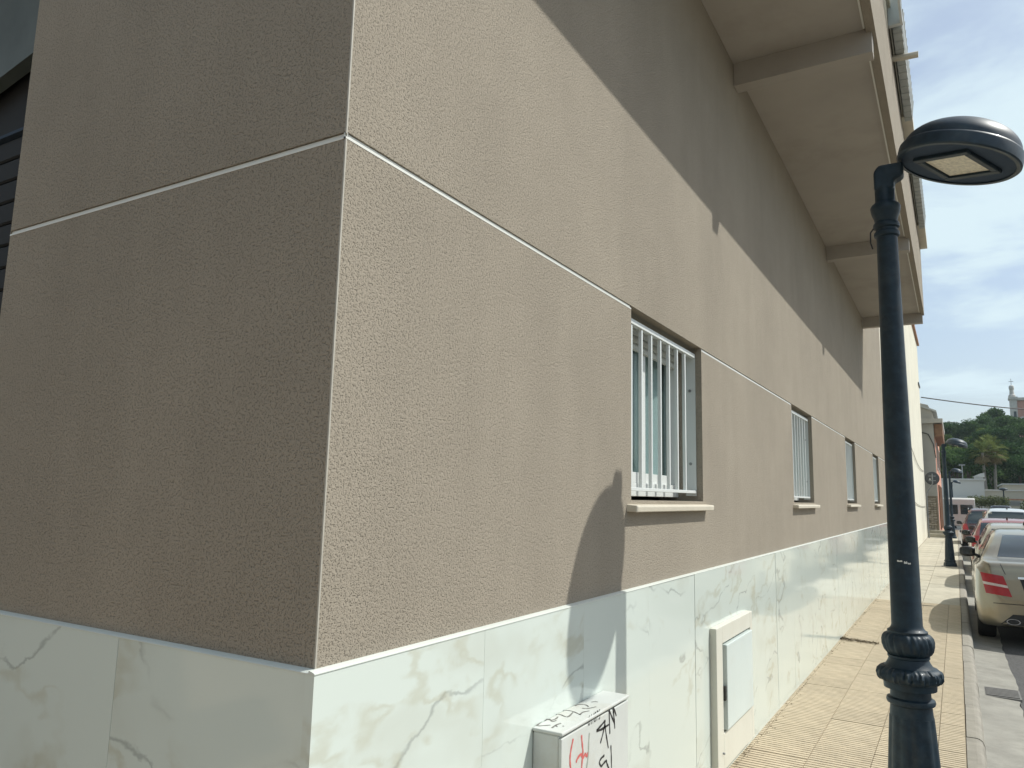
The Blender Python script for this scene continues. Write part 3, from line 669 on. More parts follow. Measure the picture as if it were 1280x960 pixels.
# ================================================================== CARS
def pchip(xs, ys):
    xs = np.array(xs, float); ys = np.array(ys, float); h = np.diff(xs); d = np.diff(ys)/h; m = np.zeros(len(xs))
    m[0], m[-1] = d[0], d[-1]
    for i in range(1, len(xs)-1):
        if d[i-1]*d[i] > 0:
            w1 = 2*h[i]+h[i-1]; w2 = h[i]+2*h[i-1]; m[i] = (w1+w2)/(w1/d[i-1]+w2/d[i])
    def f(x):
        x = min(max(x, xs[0]), xs[-1]); i = min(max(int(np.searchsorted(xs, x)-1), 0), len(h)-1); t = (x-xs[i])/h[i]
        return float((1+2*t)*(1-t)**2*ys[i] + t*(1-t)**2*h[i]*m[i] + t*t*(3-2*t)*ys[i+1] + t*t*(t-1)*h[i]*m[i+1])
    return f
class Car:
    def __init__(s, name, label, pnt, L, top, wid, belt, zb, loc, wheels, R=.32, tumble=.46, detail=2, group='cars parked along the kerb'):
        s.L = L; s.top = pchip(*zip(*top)); s.wid = pchip(*zip(*wid)); s.belt = pchip(*zip(*belt)); s.zb = pchip(*zip(*zb)); s.tb = tumble
        s.root = thing(name, label, 'car', loc, group=group); s.p = pnt; s.wheels = wheels; s.R = R; s.cache = {}
        ny = 110 if detail > 1 else 70
        t = np.linspace(0, 1, ny); yy = L*(.5-.5*np.cos(math.pi*t))*.55 + L*t*.45
        b = MB(); secs = [s.sec(y) for y in yy]; n = len(secs[0])
        for y, sc_ in zip(yy, secs):
            for x, z in sc_: b.v.append((-x, y, z))
            for x, z in sc_[::-1][1:]: b.v.append((x, y, z))
        m = 2*n-1
        # wheel arches: snap vertices to the circle, drop faces inside
        RA = R+.055
        V = b.v
        for i, v in enumerate(V):
            for wy in wheels:
                dy, dz = v[1]-wy, v[2]-R; rr = math.hypot(dy, dz)
                if abs(v[0]) > .55 and abs(rr-RA) < .035 and rr > 1e-6 and v[2] < R+RA+.03:
                    V[i] = (v[0], wy+dy*RA/rr, R+dz*RA/rr)
        for i in range(ny-1):
            for j in range(m-1):
                q = (i*m+j, i*m+j+1, (i+1)*m+j+1, (i+1)*m+j)
                c = [sum(V[k][a] for k in q)/4 for a in range(3)]
                if abs(c[0]) > .5 and any(math.hypot(c[1]-wy, c[2]-R) < RA-.003 for wy in wheels): continue
                b.f.append(q); b.m.append(0)
        b.f.append(tuple(range(m))); b.f.append(tuple((ny-1)*m+j for j in range(m))[::-1]); b.m += [0, 0]
        b.build('body', pnt, s.root, world=False, smooth=38)
        wl = MB()
        for wy in wheels:
            for sg in (-1, 1):
                a, c = sorted((sg*.52, sg*(s.wid(wy)-.03)))
                n_ = 16; poly = [(wy+(RA+.004)*math.cos(math.pi*k/n_), R+(RA+.004)*math.sin(math.pi*k/n_)) for k in range(n_+1)]
                vs = [(x, p[0], p[1]) for x in (a, c) for p in poly]; k_ = len(poly)
                wl.add(vs, [(k, k+1, k_+k+1, k_+k) for k in range(k_-1)] + [tuple(range(k_)) if sg > 0 else tuple(range(k_, 2*k_))])
        wl.build('wheel_arch', M['blk_plastic'], s.root, world=False)
        for wy in wheels:
            for sg in (-1, 1): s.wheel(sg, wy)
    def sec(s, y):
        k = round(y, 4)
        if k in s.cache: return s.cache[k]
        w, zr, zb = s.wid(y), s.top(y), s.zb(y); zs = min(s.belt(y), zr-.012); th = max(zr-zs, .012)
        wr = max(.93*w - s.tb*th - .01, .2)
        P = [(0, zb), (.55*w, zb), (.86*w, zb+.004), (.955*w, zb+.04), (.985*w, zb+.13), (w, zb+.45*(zs-zb)), (.995*w, zb+.68*(zs-zb)), (.978*w, zs-.06*min(1, (zs-zb)/.3)), (.945*w, zs-.012)]
        e = .925*w
        P += [(e+(wr-e)*.06, zs+.05*th), (e+(wr-e)*.35, zs+.33*th), (e+(wr-e)*.72, zs+.68*th), (wr+(e-wr)*.06, zs+.88*th), (wr*.93, zs+.955*th), (wr*.76, zs+.983*th), (wr*.42, zs+.998*th), (0, zr)]
        P = [np.array(p) for p in P]; out = []
        for i in range(len(P)-1):
            a, b_, c, d = P[max(i-1, 0)], P[i], P[i+1], P[min(i+2, len(P)-1)]
            for q in (0, .5):
                out.append(.5*((2*b_)+(c-a)*q+(2*a-5*b_+4*c-d)*q*q+(3*b_-a-3*c+d)*q**3))
        out.append(P[-1]); r = [(max(float(p[0]), 0), float(p[1])) for p in out]
        s.cache[k] = r; return r
    def hw(s, y, z):
        r = s.sec(y); r = r[2:]
        zz_ = np.maximum.accumulate(np.array([p[1] for p in r])); 
        if z > zz_[-1] or z < zz_[0]: return -1.
        return float(np.interp(z, zz_, [p[0] for p in r]))
    def y_end(s, x, z, rear=True):
        lo = None; prev = None
        for i in range(0, 161):
            d = i/160*s.L*.55; y = d if rear else s.L-d
            if s.hw(y, z) >= abs(x): 
                if prev is None: return y
                a, b_ = prev, y
                for _ in range(18):
                    c = (a+b_)/2
                    if s.hw(c, z) >= abs(x): b_ = c
                    else: a = c
                return b_
            prev = y
        return s.L/2
    def rear(s, quad, name, m, off=.006, nu=8, nv=6, front=False, thick=True):
        """quad: 4 (x,z) corners; patch laid on the rear (or front) surface"""
        b = MB(); sg = 1 if front else -1
        for j in range(nv+1):
            for i in range(nu+1):
                u, v = i/nu, j/nv
                x = (quad[0][0]*(1-u)+quad[1][0]*u)*(1-v)+(quad[3][0]*(1-u)+quad[2][0]*u)*v
                z = (quad[0][1]*(1-u)+quad[1][1]*u)*(1-v)+(quad[3][1]*(1-u)+quad[2][1]*u)*v
                y = s.y_end(x, z, not front); e = .012
                b.v.append((x+(math.copysign(off*.7, x) if abs(x) > s.wid(.2)*.82 else 0), y+sg*off, z))
        for j in range(nv):
            for i in range(nu): b.f.append((j*(nu+1)+i, j*(nu+1)+i+1, (j+1)*(nu+1)+i+1, (j+1)*(nu+1)+i)); b.m.append(0)
        return b.build(name, m, s.root, world=False, smooth=40)
    def side(s, quad, name, m, off=.006, nu=8, nv=5, both=True):
        """quad: 4 (y,z) corners on the car's flank"""
        for sg in ((-1, 1) if both else (-1,)):
            b = MB()
            for j in range(nv+1):
                for i in range(nu+1):
                    u, v = i/nu, j/nv
                    y = (quad[0][0]*(1-u)+quad[1][0]*u)*(1-v)+(quad[3][0]*(1-u)+quad[2][0]*u)*v
                    z = (quad[0][1]*(1-u)+quad[1][1]*u)*(1-v)+(quad[3][1]*(1-u)+quad[2][1]*u)*v
                    b.v.append((sg*(max(s.hw(y, z), .2)+off), y, z))
            for j in range(nv):
                for i in range(nu): b.f.append((j*(nu+1)+i, j*(nu+1)+i+1, (j+1)*(nu+1)+i+1, (j+1)*(nu+1)+i)); b.m.append(0)
            b.build(name, m, s.root, world=False, smooth=40)
    def wheel(s, sg, wy):
        R = s.R; xo = sg*(s.wid(wy)-.015); hub = Vector((xo-sg*.105, wy, R))
        prof = [(R*.66, -.095), (R*.9, -.105), (R*.97, -.09), (R, -.06), (R, .06), (R*.97, .09), (R*.9, .105), (R*.66, .095)]
        t = MB().lathe(prof, 36, (0, 0, 0), 'x').build('wheel', M['tyre'], s.root, world=False, smooth=40, loc=hub)
        rm = MB().lathe([(R*.1, sg*.06), (R*.2, sg*.078), (R*.2, sg*.06), (R*.55, sg*.05), (R*.6, sg*.085), (R*.67, sg*.09)], 30, (0, 0, 0), 'x')
        for k in range(5):
            a = k*2*math.pi/5
            ca, sa = math.cos(a), math.sin(a); vs = []
            for rr, hw_ in ((R*.12, .03), (R*.64, .022)):
                for x in (sg*.066, sg*.088):
                    for ww in (-hw_, hw_): vs.append((x, rr*ca-ww*sa, rr*sa+ww*ca))
            rm.add(vs, [(0, 1, 3, 2), (4, 6, 7, 5), (0, 2, 6, 4), (1, 5, 7, 3), (2, 3, 7, 6), (0, 4, 5, 1)])
        rm.build('rim', M['rim'], t, world=False, smooth=30)
    def mirror(s, y, z, m, sz=1.):
        for sg in (-1, 1):
            x = s.hw(y, z); b = MB()
            prof = [(.0, -.10), (.055, -.095), (.075, -.06), (.078, 0), (.07, .05), (.04, .085), (0, .10)]
            mb = MB(); n = 14
            for k, (r_, h_) in enumerate([(.045, -.085), (.062, -.075), (.072, -.04), (.074, 0), (.070, .045), (.052, .08), (.03, .09)]):
                for i in range(n):
                    a = 2*math.pi*i/n; c_, s_ = math.cos(a), math.sin(a)
                    c_ = math.copysign(abs(c_)**.6, c_); s_ = math.copysign(abs(s_)**.6, s_)
                    mb.v.append((sg*(x+.13+h_*1.15*sz), y+r_*.75*s_*sz, z+.05+r_*c_*sz))
            for k in range(6):
                for i in range(n): mb.f.append((k*n+i, k*n+(i+1) % n, (k+1)*n+(i+1) % n, (k+1)*n+i)); mb.m.append(0)
            mb.f += [tuple(range(n)), tuple(6*n+i for i in range(n))]; mb.m += [0, 0]
            o = mb.build('mirror', m, s.root, world=False, smooth=50)
            g_ = MB().box(-.07, .07, -.002, .002, -.048, .048).build('mirror_glass', M['car_glass'], o, world=False, loc=(sg*(x+.135), y-.055*sz-.001, z+.05))  # dark glass colour stands in for the dark reflection in the mirror
            MB().tube([(sg*(x-.02), y, z-.01), (sg*(x+.05), y, z+.01)], .022, 8).build('mirror_foot', M['blk_plastic'], o, world=False)
def tail(c, quad, m=None, band=None):
    for sg in (-1, 1):
        q = [(-sg*p[0] if sg > 0 else p[0], p[1]) for p in quad]
        q = [(sg*abs(p[0])*1., p[1]) for p in quad]
        o = c.rear(q, 'tail_light', m or M['red_lens'], .012, 10, 8)
        if band:
            lerp = lambda a, b_, t: (a[0]+(b_[0]-a[0])*t, a[1]+(b_[1]-a[1])*t)
            qb = [lerp(q[0], q[3], band[0]), lerp(q[1], q[2], band[0]*.96), lerp(q[1], q[2], band[1]*.96), lerp(q[0], q[3], band[1])]
            bnd = c.rear(qb, 'lens_band', M['clear_lens'], .0145, 10, 3); bnd.parent = o

# champagne saloon
P1 = paint('champagne_paint', (.30, .265, .195), .65, .3)
c1 = Car('saloon_car', 'champagne metallic saloon car with red tail lights parked at kerb', P1, 4.58,
    [(0,.60),(.02,.70),(.05,.88),(.08,.99),(.12,1.035),(.22,1.055),(.62,1.075),(.95,1.24),(1.3,1.375),(1.65,1.425),(2.1,1.44),(2.6,1.415),(3.0,1.24),(3.4,1.02),(3.8,.95),(4.3,.83),(4.5,.7),(4.58,.56)],
    [(0,.64),(.025,.735),(.07,.80),(.16,.85),(.4,.882),(1,.888),(2.4,.888),(3.6,.878),(4.2,.80),(4.5,.62),(4.58,.45)],
    [(0,.58),(.08,.93),(.2,.98),(.6,1.0),(1.5,.965),(3,.925),(3.6,.88),(4.58,.55)], [(0,.29),(.15,.25),(.5,.21),(2,.19),(3.8,.2),(4.58,.25)], (1.035, 11.55, ROAD_Z), (.93, 3.69))
c1.rear([(-.60,1.09),(.60,1.09),(.50,1.365),(-.50,1.365)], 'rear_window', M['car_glass'], .005, 14, 10)
c1.rear([(-.66,1.075),(-.605,1.075),(-.505,1.38),(-.545,1.38)], 'window_trim', P1, .012, 2, 10)
c1.rear([(.605,1.075),(.66,1.075),(.545,1.38),(.505,1.38)], 'window_trim', P1, .012, 2, 10)
tail(c1, [(.765,.665),(.495,.635),(.575,.885),(.812,.918)], band=(.44,.57))
c1.rear([(-.345,.64),(.345,.64),(.40,.855),(-.40,.855)], 'plate_recess', M['blk_plastic'], .003)
c1.rear([(-.26,.665),(.26,.665),(.26,.775),(-.26,.775)], 'number_plate', M['plate'], .014)
c1.rear([(-.42,.858),(.42,.858),(.42,.885),(-.42,.885)], 'chrome_handle', M['chrome'], .02, 8, 2)
for sg in (-1, 1): c1.rear([(sg*.545,.905),(sg*.552,.905),(sg*.60,1.035),(sg*.593,1.035)], 'lid_seam', M['blk_plastic'], .004, 1, 6)
c1.rear([(-.70,.545),(.70,.545),(.70,.553),(-.70,.553)], 'bumper_seam', M['blk_plastic'], .003, 20, 1)
c1.rear([(-.64,.295),(.64,.295),(.50,.425),(-.50,.425)], 'lower_bumper', M['blk_plastic'], .006, 14, 4)
c1.side([(.30,.50),(.62,.50),(.62,.515),(.30,.515)], 'body_moulding', P1, .008, 4, 1)
c1.side([(1.0,1.02),(1.28,1.01),(1.50,1.30),(1.42,1.31)], 'side_window', M['car_glass'])
c1.side([(1.33,1.005),(2.15,.985),(2.12,1.345),(1.55,1.33)], 'side_window', M['car_glass'])
c1.side([(2.22,.985),(3.05,.97),(2.72,1.30),(2.19,1.345)], 'side_window', M['car_glass'])
c1.side([(.98,1.005),(3.1,.955),(3.1,.965),(.98,1.015)], 'chrome_strip', M['chrome'], .008, 12, 1)
for yd in (1.30, 2.18, 3.2): c1.side([(yd,.3),(yd+.008,.3),(yd+.008,.93),(yd,.93)], 'door_seam', M['blk_plastic'], .003, 1, 8)
c1.side([(2.0,.80),(2.2,.80),(2.2,.83),(2.0,.83)], 'door_handle', P1, .03, 3, 2); c1.side([(1.15,.81),(1.35,.81),(1.35,.84),(1.15,.84)], 'door_handle', P1, .03, 3, 2)
c1.rear([(-.58,1.06),(.58,1.06),(.50,1.36),(-.50,1.36)], 'windscreen', M['car_glass'], .005, 10, 8, front=True)
c1.mirror(2.86, .98, M['blk_plastic'], 1.1)
for sg in (-1, 1):
    ex = MB()
    n = 24; vs = []
    for k, (a, yy) in enumerate(((1., .02), (1., -.012), (.82, -.012), (.78, .05))):
        for i in range(n): an = 2*math.pi*i/n; vs.append((sg*.50+.075*a*math.cos(an), yy, .335+.036*a*math.sin(an)))
    ex.add(vs, [(k*n+i, k*n+(i+1) % n, (k+1)*n+(i+1) % n, (k+1)*n+i) for k in range(3) for i in range(n)] + [tuple(3*n+i for i in range(n))])
    ex.build('exhaust_tip', M['chrome'], c1.root, world=False, smooth=40)

def hatch(name, label, pnt, loc, L=4.1, H=1.46, Wd=.87, ant=True, glassw=.56, rails=False, mir=None):
    c = Car(name, label, pnt, L,
        [(0,.58),(.03,.74),(.08,.96),(.20,1.10),(.42,H-.10),(.62,H-.035),(1.1,H),(1.9,H-.005),(2.3,H-.05),(2.75,1.22),(3.1,1.0),(3.6,.9),(3.95,.75),(L,.52)],
        [(0,.66),(.03,.75),(.09,.82),(.3,Wd-.012),(.8,Wd),(2.6,Wd),(3.4,Wd-.03),(3.9,.68),(L,.45)],
        [(0,.56),(.1,.9),(.25,.96),(1.4,.95),(2.8,.9),(L,.5)], [(0,.36),(.15,.3),(.4,.22),(2,.2),(L,.25)], loc, (.70, 3.3), detail=1)
    c.rear([(-.64,1.02),(.64,1.02),(glassw,H-.11),(-glassw,H-.11)], 'rear_window', M['car_glass'], .005, 12, 8)
    tail(c, [(.80,.74),(.60,.74),(.66,1.0),(.80,1.0)])
    c.rear([(-.26,.68),(.26,.68),(.26,.79),(-.26,.79)], 'number_plate', M['plate'], .012)
    c.rear([(-.62,.38),(.62,.38),(.62,.48),(-.62,.48)], 'lower_bumper', M['blk_plastic'], .006, 12, 3)
    c.side([(.40,.99),(1.0,.99),(1.0,H-.12),(.62,H-.13)], 'side_window', M['car_glass'])
    c.side([(1.06,.99),(1.72,.97),(1.70,H-.11),(1.06,H-.11)], 'side_window', M['car_glass'])
    c.side([(1.79,.97),(2.75,.94),(2.34,H-.16),(1.78,H-.12)], 'side_window', M['car_glass'])
    c.rear([(-.58,1.04),(.58,1.04),(.5,H-.12),(-.5,H-.12)], 'windscreen', M['car_glass'], .005, 10, 6, front=True)
    c.mirror(2.5, .95, mir or M['blk_plastic'])
    if ant: MB().tube([(.0, .72, H-.02), (.0, .70, H+.012), (.0, .63, H+.05)], [.022, .016, .004], 8).build('antenna', M['blk_plastic'], c.root, world=False, smooth=60)
    if rails:
        for sg in (-1, 1): MB().tube([(sg*.56, .7, H-.05), (sg*.56, .8, H+.0), (sg*.56, 1.9, H+.0), (sg*.56, 2.1, H-.06)], .014, 8).build('roof_rail', M['chrome'], c.root, world=False, smooth=60)
    return c
hatch('hatchback_car', 'dull beige hatchback with roof antenna behind the red car', paint('beige_paint', (.34, .315, .25), .3, .4), (1.14, 17.6, ROAD_Z), H=1.42)
hatch('hatchback_car', 'faded red hatchback parked between beige and silver cars', paint('red_paint', (.24, .07, .065), .0, .3), (1.10, 22.7, ROAD_Z), H=1.44, glassw=.58)
hatch('estate_car', 'tall silver car with wide dark rear window beyond the red hatchback', paint('silver_paint', (.62, .64, .65), .4, .3), (1.38, 28.3, ROAD_Z), L=4.5, H=1.69, Wd=.91, glassw=.64, ant=True)
hatch('small_car', 'dark maroon car with roof rails farthest along the kerb', paint('maroon_paint', (.09, .035, .035), .2, .35), (.98, 36.5, ROAD_Z), L=4.2, H=1.64, Wd=.88, ant=False, rails=True)

# ================================================================== NEIGHBOURING HOUSES
n1 = thing('cream_building', 'tall cream rendered building directly beyond the taupe building', 'building', (XW, YE, 0))
XN = XW-.02
MB().box(-9, XN, YE+.02, 42.6, -.05, 9.55).build('wall', M['cream_wall'], n1)
MB().box(-9, XN+.10, YE+.02, 42.75, 9.553, 9.66).build('roof_edge', M['roof_tile'], n1)
pd_ = MB().box(XN, XN+.05, 41.0, 42.55, 7.35, 7.45).build('ledge', M['sign_back'], n1)
dp = MB().tube([(XN+.05, 21.0, 0.1), (XN+.05, 21.0, 9.5)], .045, 10); dp.build('downpipe', M['cream_wall'], n1, smooth=60)
MB().box(XN, XN+.12, 19.6, 20.05, 1.9, 2.75).build('meter_box', M['ribbed_grey'], n1)
for (a, z0), (b_, z1) in (((18.6, 4.4), (30, 3.6)), ((30, 3.6), (42, 3.2)), ((22, 2.2), (42, 1.5))):
    pts = [(XN+.03, a+(b_-a)*t/8, z0+(z1-z0)*t/8 - .25*math.sin(math.pi*t/8)) for t in range(9)]
    MB().tube(pts, .012, 5).build('wall_cable', M['plinth'], n1)

XH = -.80; YH = 43.4
h2 = thing('corner_house', 'grey gabled house with salmon street front and rubble base', 'house', (XH, YH, 0))
MB().prism([(XH-5, 0), (XH, 0), (XH, 6.15), (XH-.2, 6.6), (XH-2.2, 7.2), (XH-5, 6.3)], YH, YH+13, 1).build('wall', M['grey_wall'], h2)
MB().prism([(XH+.18, 6.20), (XH+.16, 6.30), (XH-2.2, 7.32), (XH-5.2, 6.4), (XH-5.2, 6.31), (XH-2.2, 7.21)], YH-.12, YH+13.1, 1).build('roof', M['ribbed_grey'], h2)
MB().box(XH, XH+.02, YH+.5, YH+13, 0.02, 5.6).build('street_front', M['pink_wall'], h2)
MB().prism([(XH-1.3, 5.62), (XH+.40, 5.66), (XH+.42, 5.86), (XH-1.3, 5.94)], YH-.25, YH+8, 1).build('eave', M['grey_wall'], h2)
MB().box(XH+.02, XH+.38, YH+.1, YH+7.8, 5.0, 5.618).build('eave_bracket', M['brown_wood'], h2)
for y in (YH+2.0, YH+5.2, YH+8.4):
    wd_ = MB().box(XH+.015, XH+.08, y, y+1.1, .3, 2.6).build('door', M['brown_wood'], h2)
    wn_ = MB().box(XH+.015, XH+.06, y, y+1.1, 3.4, 4.8).build('window', M['white_wall'], h2)
    MB().box(XH+.055, XH+.066, y+.12, y+.98, 3.5, 4.7).build('pane', M['window_dark'], wn_)
# rubble patch: stones at the foot of the gable wall
for k in range(60):
    sx = random.uniform(.10, .20); sz = random.uniform(.07, .14)
    x = XH-.52 + (k % 4)*.125 + random.uniform(-.02, .02); z = .25 + (k//4)*.115 + random.uniform(-.015, .015)
    q = MB(); n = 7; pts = [(x+sx*.5*math.cos(a)*random.uniform(.8, 1.1), z+sz*.5*math.sin(a)*random.uniform(.8, 1.1)) for a in np.linspace(0, 2*math.pi, n, endpoint=False)]
    q.prism(pts, YH-.05-random.random()*.03, YH+.02, 1); q.build('stone', M['rubble'], h2)
MB().box(XH-.5, XH+.0, YH-.005, YH+.01, .2, 2.0).build('rubble_bed', M['mortar'], h2)
MB().box(XH-.6, XH+.35, YH-.75, YH-.35, -.02, .17).box(XH-.6, XH+.35, YH-.35, YH-.055, -.02, .33).build('step', M['slab'], h2, bevel=.015)
MB().tube([(XH-.55, YH-.04, 5.2), (XH-.25, YH-.05, 5.1), (XH-.05, YH-.05, 4.6), (XH+.03, YH-.02, 3.9)], .02, 6).build('wall_cable', M['cable'], h2)

ob = thing('bounce_building', 'unseen brown building added across the side street to dim and warm the front wall', 'building', (-6, -13, 0))  # unseen block added to cut skylight and bounce warm light on the front wall
MB().box(-26, 3, -24, -13, -.3, 8.5).build('wall', mat('warm_bounce_render', (.42, .30, .20), .9, var=.08, vscale=.8), ob)
for x in range(-24, 2, 4):
    for z in (1.2, 4.6): MB().box(x, x+1.3, -13.02, -12.95, z, z+1.6).build('window', M['window_dark'], ob)

# sign seen from behind on a bent pole
sg_ = thing('traffic_sign', 'round traffic sign seen from behind on a bent grey pole', 'sign', (-1.22, 41.6, 0))
MB().tube([(-1.22, 41.6, 0), (-1.22, 41.6, 2.05), (-1.19, 41.6, 2.18), (-.98, 41.6, 2.5), (-.94, 41.6, 2.6), (-.94, 41.6, 3.05)], .03, 10).build('pole', M['galv'], sg_, smooth=60)
dm = MB().lathe([(.305, -.012), (.315, -.006), (.315, .012), (.30, .012), (.29, .004)], 40, (-.95, 41.65, 2.83), 'y').build('disc', M['sign_back'], sg_, smooth=40)
MB().box(-1.1, -.8, 41.61, 41.64, 2.70, 2.74).box(-1.1, -.8, 41.61, 41.64, 2.92, 2.96).build('clamp', M['galv'], sg_)
tri = MB(); tri.add([(-1.09, 41.635, 2.76), (-1.0, 41.635, 2.76), (-1.045, 41.635, 2.85)], [(0, 1, 2)]).build('sticker', M['plate'], sg_)

# overhead cable
oc = MB(); A_ = Vector((-1.25, 43.0, 6.95)); B_ = on_y(1420, 512, 60)
oc.tube([tuple(A_.lerp(B_, t/24) - Vector((0, 0, .35*math.sin(math.pi*t/24)))) for t in range(25)], .028, 6)
tag(oc.build('overhead_cable', M['cable'], smooth=60), 'thin black overhead cable strung across the sky from the grey house', 'cable')

# ---------------------------------------------------------------- far end of the street
def wall_house(name, label, cat, x0, x1, y0, y1, h, m, wins_=(), roof=None, chimney=None, door=None):
    t = thing(name, label, cat, ((x0+x1)/2, y0, ROAD_Z))
    MB().box(x0, x1, y0, y1, ROAD_Z-.1, h).build('wall', m, t)
    MB().box(x0-.12, x1+.12, y0-.12, y1+.12, h+.002, h+.12).build('roof', roof or m, t)
    for (a, b_, c, d) in wins_:
        w_ = MB().box(a-.06, b_+.06, y0-.05, y0+.02, c-.06, d+.06).build('window', M['white_wall'], t)
        MB().box(a, b_, y0-.06, y0-.045, c, d).build('pane', M['window_dark'], w_)
        MB().box((a+b_)/2-.025, (a+b_)/2+.025, y0-.07, y0-.055, c, d).build('mullion', M['white_wall'], w_)
    if chimney:
        a, z = chimney; ch = MB().box(a-.3, a+.3, y0+.3, y0+.9, h+.12, z).build('chimney', m, t)
        MB().prism([(a-.42, z), (a+.4, z), (a+.4, z+.32), (a+.1, z+.26)], y0+.2, y0+1, 1).build('chimney_cap', m, t)
    return t
wall_house('low_house', 'white flat house with small chimney at the end of the street', 'house', -6, 1.95, 70, 77, 3.55, M['white_wall'], [(-.9, -.2, .6, 1.9), (.25, .75, .7, 1.7)], chimney=(1.62, 3.82))
an = wall_house('annex', 'low white annex with bright lintel in front of the chimney house', 'house', -3, .95, 67.6, 69.7, 1.95, M['white_wall'], [(.05, .5, .45, 1.35)])
gw = thing('garden_wall', 'long pale beige garden wall with slatted vent behind hedge', 'wall', (4, 71, ROAD_Z))
MB().box(1.98, 14, 71, 71.3, ROAD_Z-.1, 2.75).build('wall', M['beige_wall'], gw)
MB().box(1.97, 14, 70.9, 71.4, 2.752, 2.86).build('coping', M['white_wall'], gw)
for k in range(5): MB().box(3.2, 4.3, 70.95, 70.998, 1.62+k*.075, 1.67+k*.075).build('vent_slat', M['galv'], gw)
MB().box(3.1, 5.2, 70.96, 70.998, 2.05, 2.15).build('ledge', M['roof_tile'], gw)
bh = wall_house('long_house', 'long beige house with flat grey roof behind the garden wall', 'house', 3.4, 20, 74, 82, 3.3, M['beige_wall'], [(5.2, 6.2, 1.4, 2.5)], roof=M['ribbed_grey'])

# hedge-like shaped tree in front of the wall
def leaf_cloud(pts_r, n, size, flat=.5):
    """leaf-sized quads scattered through ellipsoid clumps: (centre, radii)"""
    vs = []; fs = []
    wts = np.array([r[0]*r[1]*r[2] for _, r in pts_r])**(2/3); wts /= wts.sum()
    idx = rng.choice(len(pts_r), n, p=wts)
    for i in idx:
        c, r = pts_r[i]
        d = rng.normal(size=3); d /= np.linalg.norm(d); rad = rng.random()**.38
        p = np.array(c)+d*np.array(r)*rad
        a = rng.normal(size=3); a /= np.linalg.norm(a); nrm = d*.6+rng.normal(size=3)*.6; nrm /= np.linalg.norm(nrm)
        e1 = np.cross(nrm, a); e1 /= (np.linalg.norm(e1)+1e-9); e2 = np.cross(nrm, e1); s = size*rng.uniform(.6, 1.4)
        b_ = len(vs); vs += [tuple(p-e1*s), tuple(p+e2*s*flat), tuple(p+e1*s), tuple(p-e2*s*flat)]; fs.append((b_, b_+1, b_+2, b_+3))
    return vs, fs
def cloud_mesh(name, clumps, n, size, m, flat=.5):
    vs, fs = leaf_cloud(clumps, n, size, flat); me = bpy.data.meshes.new(name); me.from_pydata(vs, [], fs); me.materials.append(m); me.update(); return me
def tree_from(name, label, cat, loc, crown_me, trunk_mb, trunk_m, group=None):
    t = thing(name, label, cat, loc, group=group)
    piece('crown', crown_me, t, (0, 0, 0)); trunk_mb.build('trunk', trunk_m, t, world=False, smooth=60); return t
hm = cloud_mesh('hedge_crown', [((-1.0+.27*i+random.uniform(-.05, .05), random.uniform(-.15, .15), 2.05+random.uniform(-.06, .06)), (.34, .5, .48)) for i in range(9)], 3200, .06, M['hedge'])
tb = MB().tube([(-.5, 0, 0), (-.45, 0, .9), (-.5, 0, 1.7)], [.07, .05, .04], 7).tube([(.6, 0, 0), (.55, .05, .9), (.62, 0, 1.7)], [.07, .05, .04], 7)
tree_from('clipped_tree', 'broad clipped olive green tree in front of the low white house', 'tree', (1.95, 67.0, ROAD_Z), hm, tb, M['trunk'])
rm_ = cloud_mesh('shrub_crown', [((0, 0, 1.35), (.55, .55, .95)), ((.2, .1, 2.0), (.4, .4, .5)), ((-.25, 0, 1.0), (.4, .4, .6))], 1600, .07, M['broad'])
tree_from('round_shrub', 'dark green shrub growing beside the pale beige garden wall', 'shrub', (4.55, 68.2, ROAD_Z), rm_, MB().tube([(0, 0, 0), (0, 0, 1.2)], [.06, .04], 7), M['trunk'])

# parked vehicles at the far junction
vn = thing('parked_van', 'white parked van with dark rear window at the street end', 'van', (.12, 57, ROAD_Z))
MB().prism([(57, .25), (57, 1.2), (57.12, 1.95), (57.4, 2.05), (60.4, 2.0), (61.1, 1.35), (61.9, 1.15), (62, .3)], -.75, 1.02, 0).build('body', M['white_wall'], vn, bevel=.05)
MB().box(-.60, .05, 56.985, 57.02, 1.0, 1.6).box(.2, .88, 56.985, 57.02, 1.0, 1.6).build('rear_window', M['car_glass'], vn)
for x in (-.70, .86): MB().box(x, x+.1, 56.98, 57.02, .7, 1.05).build('tail_light', M['red_lens'], vn)
for x in (-.72, .86):
    for y in (57.8, 61.1): MB().lathe([(.2, -.09), (.31, -.09), (.31, .09), (.2, .09)], 24, (x+.06, y, .14), 'x').build('wheel', M['tyre'], vn, smooth=40)
pk = Car('parked_jeep', 'dark off-road car parked by the garden wall', paint('dark_blue_paint', (.025, .03, .04), .2, .3), 4.0,
    [(0,.7),(.04,1.0),(.12,1.7),(.3,1.78),(2.2,1.78),(2.6,1.2),(3.2,1.05),(3.9,.9),(4.0,.6)], [(0,.7),(.06,.80),(.4,.84),(3.3,.84),(3.9,.7),(4.0,.55)],
    [(0,.65),(.1,.95),(2,1.0),(4,.55)], [(0,.4),(.4,.3),(3.6,.3),(4,.4)], (2.55, 60.2, ROAD_Z), (.75, 3.2), .36, .25, 1, group='vehicles at the junction')
pk.rear([(-.6,1.1),(.6,1.1),(.56,1.62),(-.56,1.62)], 'rear_window', M['car_glass'], .006)
tail(pk, [(.74,.8),(.62,.8),(.62,1.05),(.74,1.05)])
pl = thing('park_lamp', 'slim black lamp with flat round top before the garden wall', 'street lamp', (3.05, 66.9, ROAD_Z))
MB().tube([(3.05, 66.9, ROAD_Z), (3.05, 66.9, 2.75)], [.06, .04], 10).build('pole', M['iron'], pl, smooth=60)
